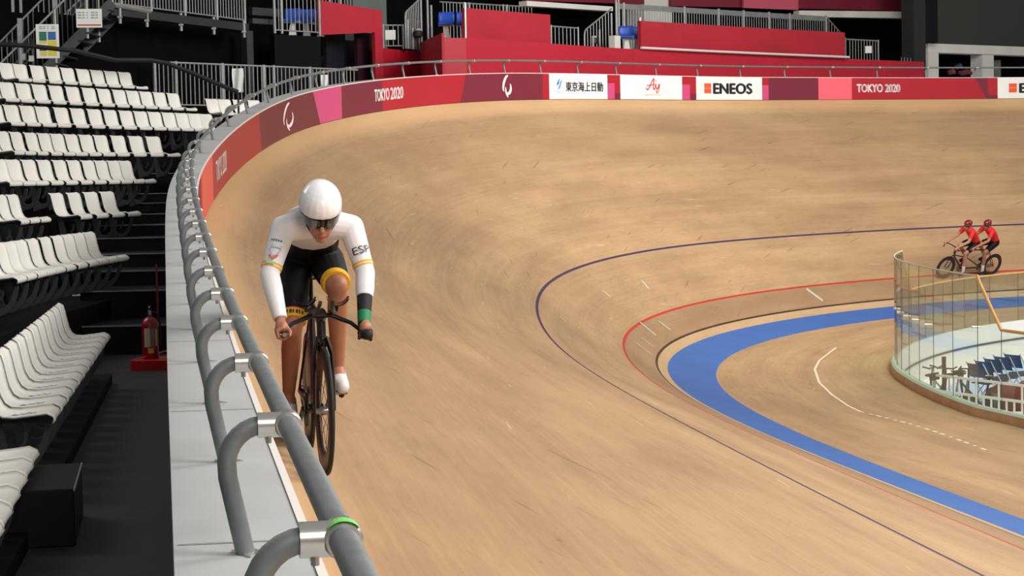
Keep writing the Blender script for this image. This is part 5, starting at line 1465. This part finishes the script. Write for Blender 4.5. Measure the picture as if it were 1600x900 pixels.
    for S in 'RL':
        n, hl, bl, to = V['ankle' + S], V['heel' + S], V['ball' + S], V['toe' + S]
        bm = bmesh.new(); up2 = Vector((0, 0, .006))
        cap_mesh(bm, hl + up2, hl.lerp(n, .35), .042, .043); cap_mesh(bm, hl, bl, .040, .047, sq=((0, 1, 0), .92)); cap_mesh(bm, bl, to, .047, .036, sq=((0, 1, 0), .95)); cap_mesh(bm, hl.lerp(n, .4), bl.lerp(n, .15), .044, .042)
        sh_ = fuse('shoe', bm, shoe, p, max(voxel, .006), 3)
        so = Vector((0, 0, -1)); dn = (bl - hl).normalized(); so = (so - dn * so.dot(dn)).normalized()
        bm = bmesh.new(); cap_mesh(bm, hl + so * .036, bl + so * .040, .028, .034, sq=((0, 1, 0), 1.0)); 
        for v in bm.verts:
            t = (v.co - hl).dot(so); v.co += so * (.038 - t) * .75
        cap_mesh(bm, bl + so * .052 - dn * .03, bl + so * .052 + dn * .03, .016, .016); obj('sole', bm, M_SHOEK, sh_, True)
        if shoe is M_SHOEW:
            bm = bmesh.new()
            for f in (.35, .7):
                c_ = hl.lerp(bl, f); P = []
                for i in range(9):
                    a = math.radians(-80 + 160 * i / 8); P.append([c_ + Vector((0, math.sin(a) * .047, 0)) - so * (math.cos(a) * (.058 - .014 * f)) + dn * dx_ for dx_ in (-.008, .008)])
                grid(bm, P)
            obj('strap', bm, M_SHOEK, sh_)
        if sock is not None:
            bm = bmesh.new(); k = V['knee' + S]; cap_mesh(bm, n, n.lerp(k, .30), .040, .047, 20, flat1=True); fuse('sock', bm, sock, p, max(voxel, .006), 2)
    return p, V
RJ = dict(pelvis=(-.82, 0, 1.10), waist=(-.66, 0, 1.215), chest=(-.45, 0, 1.285), shoulders=(-.28, 0, 1.305),
    shoulderR=(-.262, -.178, 1.268), shoulderL=(-.262, .178, 1.268), head=(-.10, .004, 1.335), look=(.86, 0, -.5),
    elbowR=(-.165, -.258, 1.035), wristR=(-.015, -.215, .80), gripR=(.055, -.205, GZR), elbowL=(-.165, .238, 1.035), wristL=(.0, .21, .785), gripL=(.05, .205, GZL),
    hipR=(-.80, -.09, 1.075), kneeR=(-.545, -.118, .72), ankleR=(-.83, -.125, .335), heelR=(-.865, -.125, .275), ballR=(-.738, -.125, .232), toeR=(-.683, -.125, .222),
    hipL=(-.80, .09, 1.075), kneeL=(-.375, .112, .95), ankleL=(-.56, .125, .50), heelL=(-.585, .125, .44), ballL=(-.46, .13, .422), toeL=(-.403, .136, .413))
person, RV = cyclist('cyclist in white long sleeved jersey, white helmet and black shorts riding beside the wall railing', RM, RJ, M_SKIN, M_JERW, M_HELW, M_SHOEW, None, .0055, long_sleeves=True, bands=True, aero=True)
# black and green forearm cover with its gripping end
b_, c_ = RV['elbowL'], RV['wristL']
bm = bmesh.new(); cap_mesh(bm, b_.lerp(c_, .44), b_.lerp(c_, .80), .0415, .036, 24, flat0=True, flat1=True); obj('black_forearm_cover', bm, M_KNIT, person, True)
bm = bmesh.new(); cap_mesh(bm, b_.lerp(c_, .76), b_.lerp(c_, 1.04), .0365, .033, 24, flat0=True, flat1=True); obj('green_band', bm, M_GRN, person, True)
bm = bmesh.new(); g = RV['gripL']
cap_mesh(bm, c_, g + Vector((0, 0, .012)), .032, .03); cap_mesh(bm, g + Vector((-.03, .0, .0)), g + Vector((.05, .012, -.004)), .033, .028)
for o_ in (-.02, .0, .02, .038): cap_mesh(bm, g + Vector((o_, .03, .014)), g + Vector((o_, .028, -.03)), .011, .010)
cap_mesh(bm, g + Vector((.01, -.02, .01)), g + Vector((.04, -.03, -.02)), .012, .010)
fuse('black_grip_mitt', bm, M_KNIT, person, .004, 2)
# lettering and marks on the sleeves
def on_arm(name, shapes, a, b, r, cz, m, tw=0.):
    """wrap flat shapes (u across, v up along the arm, metres) round the front of an arm"""
    ax = (a - b).normalized(); fr = Vector((1, 0, 0)) - ax * ax.x; fr.normalize(); sd = ax.cross(fr) 
    bm = bmesh.new()
    for pts, fs in shapes:
        vs = []
        for u, v in pts:
            an = u / r + tw
            vs.append(bm.verts.new(b.lerp(a, cz) + ax * v + fr * (r * math.cos(an)) - sd * (r * math.sin(an)) * -1))
        for f in fs:
            try: bm.faces.new([vs[i] for i in f])
            except ValueError: pass
    return obj(name, bm, m, person)
aL, eL, aR, eR = RV['shoulderL'], RV['elbowL'], RV['shoulderR'], RV['elbowR']
on_arm('lettering', [fit_text('ESP', -.055, .045, .0, .042)], aL, eL, .0655, .33, M_INKK, .25)
on_arm('small_lettering', [bar2(-.045 + .013 * i, .077, -.045 + .013 * i + .009, .086) for i in range(5)], aR, eR, .067, .33, mat('mark_slate', (92, 98, 116), .6), -.1)
on_arm('emblem_patch', [stroke2(smooth2([(-.03, .055), (-.034, .02), (-.01, -.005), (.018, .02), (.02, .055)], 4), .007), bar2(-.03, .04, .018, .046)], aR, eR, .067, .33, mat('mark_pale_blue', (176, 186, 206), .6), -.1)
on_arm('red_mark', [stroke2(smooth2([(-.032, -.002), (-.01, -.022), (.016, .004)], 4), .009)], aR, eR, .066, .33, mat('mark_orange', (226, 92, 52), .6), -.1)
on_arm('green_mark', [bar2(-.035, -.05, .01, -.038)], aR, eR, .065, .33, mat('mark_pale_green', (150, 206, 176), .6), -.1)
hR, kR = RV['hipR'], RV['kneeR']
on_arm('hem_lettering', [bar2(-.05 + .017 * i, -.011, -.05 + .017 * i + (.012 if i % 2 else .008), .011) for i in range(6)], hR, kR, .0825, .15, M_INKK, .1)
# ---- two riders on a tandem low on the banking
TM = placed(TS, TD, True, math.radians(TLEAN), math.radians(TYAW))
tan_ = empty('tandem_bicycle', 'red and black tandem bicycle ridden low on the banking', 'bicycle', M=TM)
wheel(tan_, 'front_wheel', (.875, 0, .334), depth=.09, spokes=14); wheel(tan_, 'rear_wheel', (-.875, 0, .334), depth=.09, spokes=14)
b1_, b2_ = Vector((.29, 0, .28)), Vector((-.44, 0, .28))
bm = bmesh.new(); tube(bm, [b1_, (.14, 0, .92)], .018, 10); tube(bm, [b2_, (-.59, 0, .92)], .018, 10); tube(bm, [(.70, 0, .82), (.16, 0, .82), (-.57, 0, .80)], .018, 10); tube(bm, [(.73, 0, .70), b1_], .024, 10); tube(bm, [b1_, b2_], .024, 10); tube(bm, [(.70, 0, .66), (.70, 0, .9)], .022, 10); tube(bm, [(.71, 0, .70), (.2, 0, .6), b2_], .016, 10)
for s_ in (1, -1): tube(bm, [b2_ + Vector((0, s_ * .04, 0)), (-.875, s_ * .05, .334)], .011, 8); tube(bm, [(-.56, s_ * .02, .78), (-.875, s_ * .05, .334)], .010, 8)
obj('frame', bm, M_REDF, tan_, True)
bm = bmesh.new()
for s_ in (1, -1): tube(bm, [(.715, s_ * .02, .68), (.75, s_ * .05, .62), (.875, s_ * .052, .334)], .012, 8)
obj('fork', bm, M_CARB, tan_, True)
bm = bmesh.new(); tube(bm, [(.70, 0, .9), (.80, 0, .95)], .018, 8); tube(bm, [(.98, -.2, .86), (.97, -.2, .95), (.85, -.21, .96), (.80, -.1, .95), (.80, .1, .95), (.85, .21, .96), (.97, .2, .95), (.98, .2, .86)], .014, 8); obj('handlebar', bm, M_CARB, tan_, True)
bm = bmesh.new(); tube(bm, [(.13, 0, .86), (.20, 0, .90)], .016, 8); tube(bm, [(.32, -.19, .90), (.22, -.18, .93), (.20, 0, .92), (.22, .18, .93), (.32, .19, .90)], .014, 8); obj('rear_handlebar', bm, M_CARB, tan_, True)
for c in ((.12, 0, .98), (-.61, 0, .98)): saddle(tan_, c)
crank(tan_, b1_, math.radians(-65)); crank(tan_, b2_, math.radians(-65))
bm = bmesh.new()
for z_ in (.05, -.05): tube(bm, [b1_ + Vector((0, .05, z_)), b2_ + Vector((0, .05, z_))], .005, 6)
for z_, e_ in ((.10, .03), (-.10, -.03)): tube(bm, [b2_ + Vector((0, -.045, z_)), (-.875, -.045, .334 + e_)], .005, 6)
obj('chain', bm, M_CHAIN, tan_)
def tandem_pose(bb, hands, up_=0.):
    x = bb.x
    return dict(pelvis=(x - .20, 0, 1.06), waist=(x - .10, 0, 1.22), chest=(x + .06, 0, 1.36), shoulders=(x + .16, 0, 1.43 + up_), shoulderR=(x + .17, -.16, 1.42 + up_), shoulderL=(x + .17, .16, 1.42 + up_),
        head=(x + .27, 0, 1.56 + up_), look=(.93, .10, -.22), elbowR=(x + .28, -.22, 1.18), elbowL=(x + .28, .22, 1.18), wristR=(hands[0] - .06, -hands[1], hands[2] + .06), wristL=(hands[0] - .06, hands[1], hands[2] + .06),
        gripR=(hands[0], -hands[1], hands[2]), gripL=(hands[0], hands[1], hands[2]),
        hipR=(x - .19, -.08, 1.04), hipL=(x - .19, .08, 1.04), kneeL=(x + .14, .11, .78), kneeR=(x + .20, -.11, .93), ankleL=(x + .02, .12, .25), heelL=(x - .02, .12, .19), ballL=(x + .08, .12, .165), toeL=(x + .13, .12, .16),
        ankleR=(x - .14, -.12, .58), heelR=(x - .17, -.12, .51), ballR=(x - .06, -.12, .475), toeR=(x - .01, -.12, .465))
cyclist('front tandem cyclist in red jersey, dark red helmet and black shorts, arms reaching forward', TM, tandem_pose(b1_, (.95, .2, .955)), M_SKIN2, M_JERR, M_HELR, M_SHOEK, M_SOCKW, .010)
cyclist('rear tandem cyclist in red jersey and dark red helmet, close behind the front rider', TM, tandem_pose(b2_, (.29, .185, .92), -.01), M_SKIN, M_JERR, M_HELR, M_SHOEK, M_SOCKW, .010)
SC.view_settings.view_transform = 'Standard'; SC.view_settings.look = 'None'; SC.view_settings.gamma = 1.0
SC.view_settings.use_curve_mapping = False
SC.view_settings.exposure = EXPO
SC.cycles.max_bounces = 8; SC.cycles.transparent_max_bounces = 24
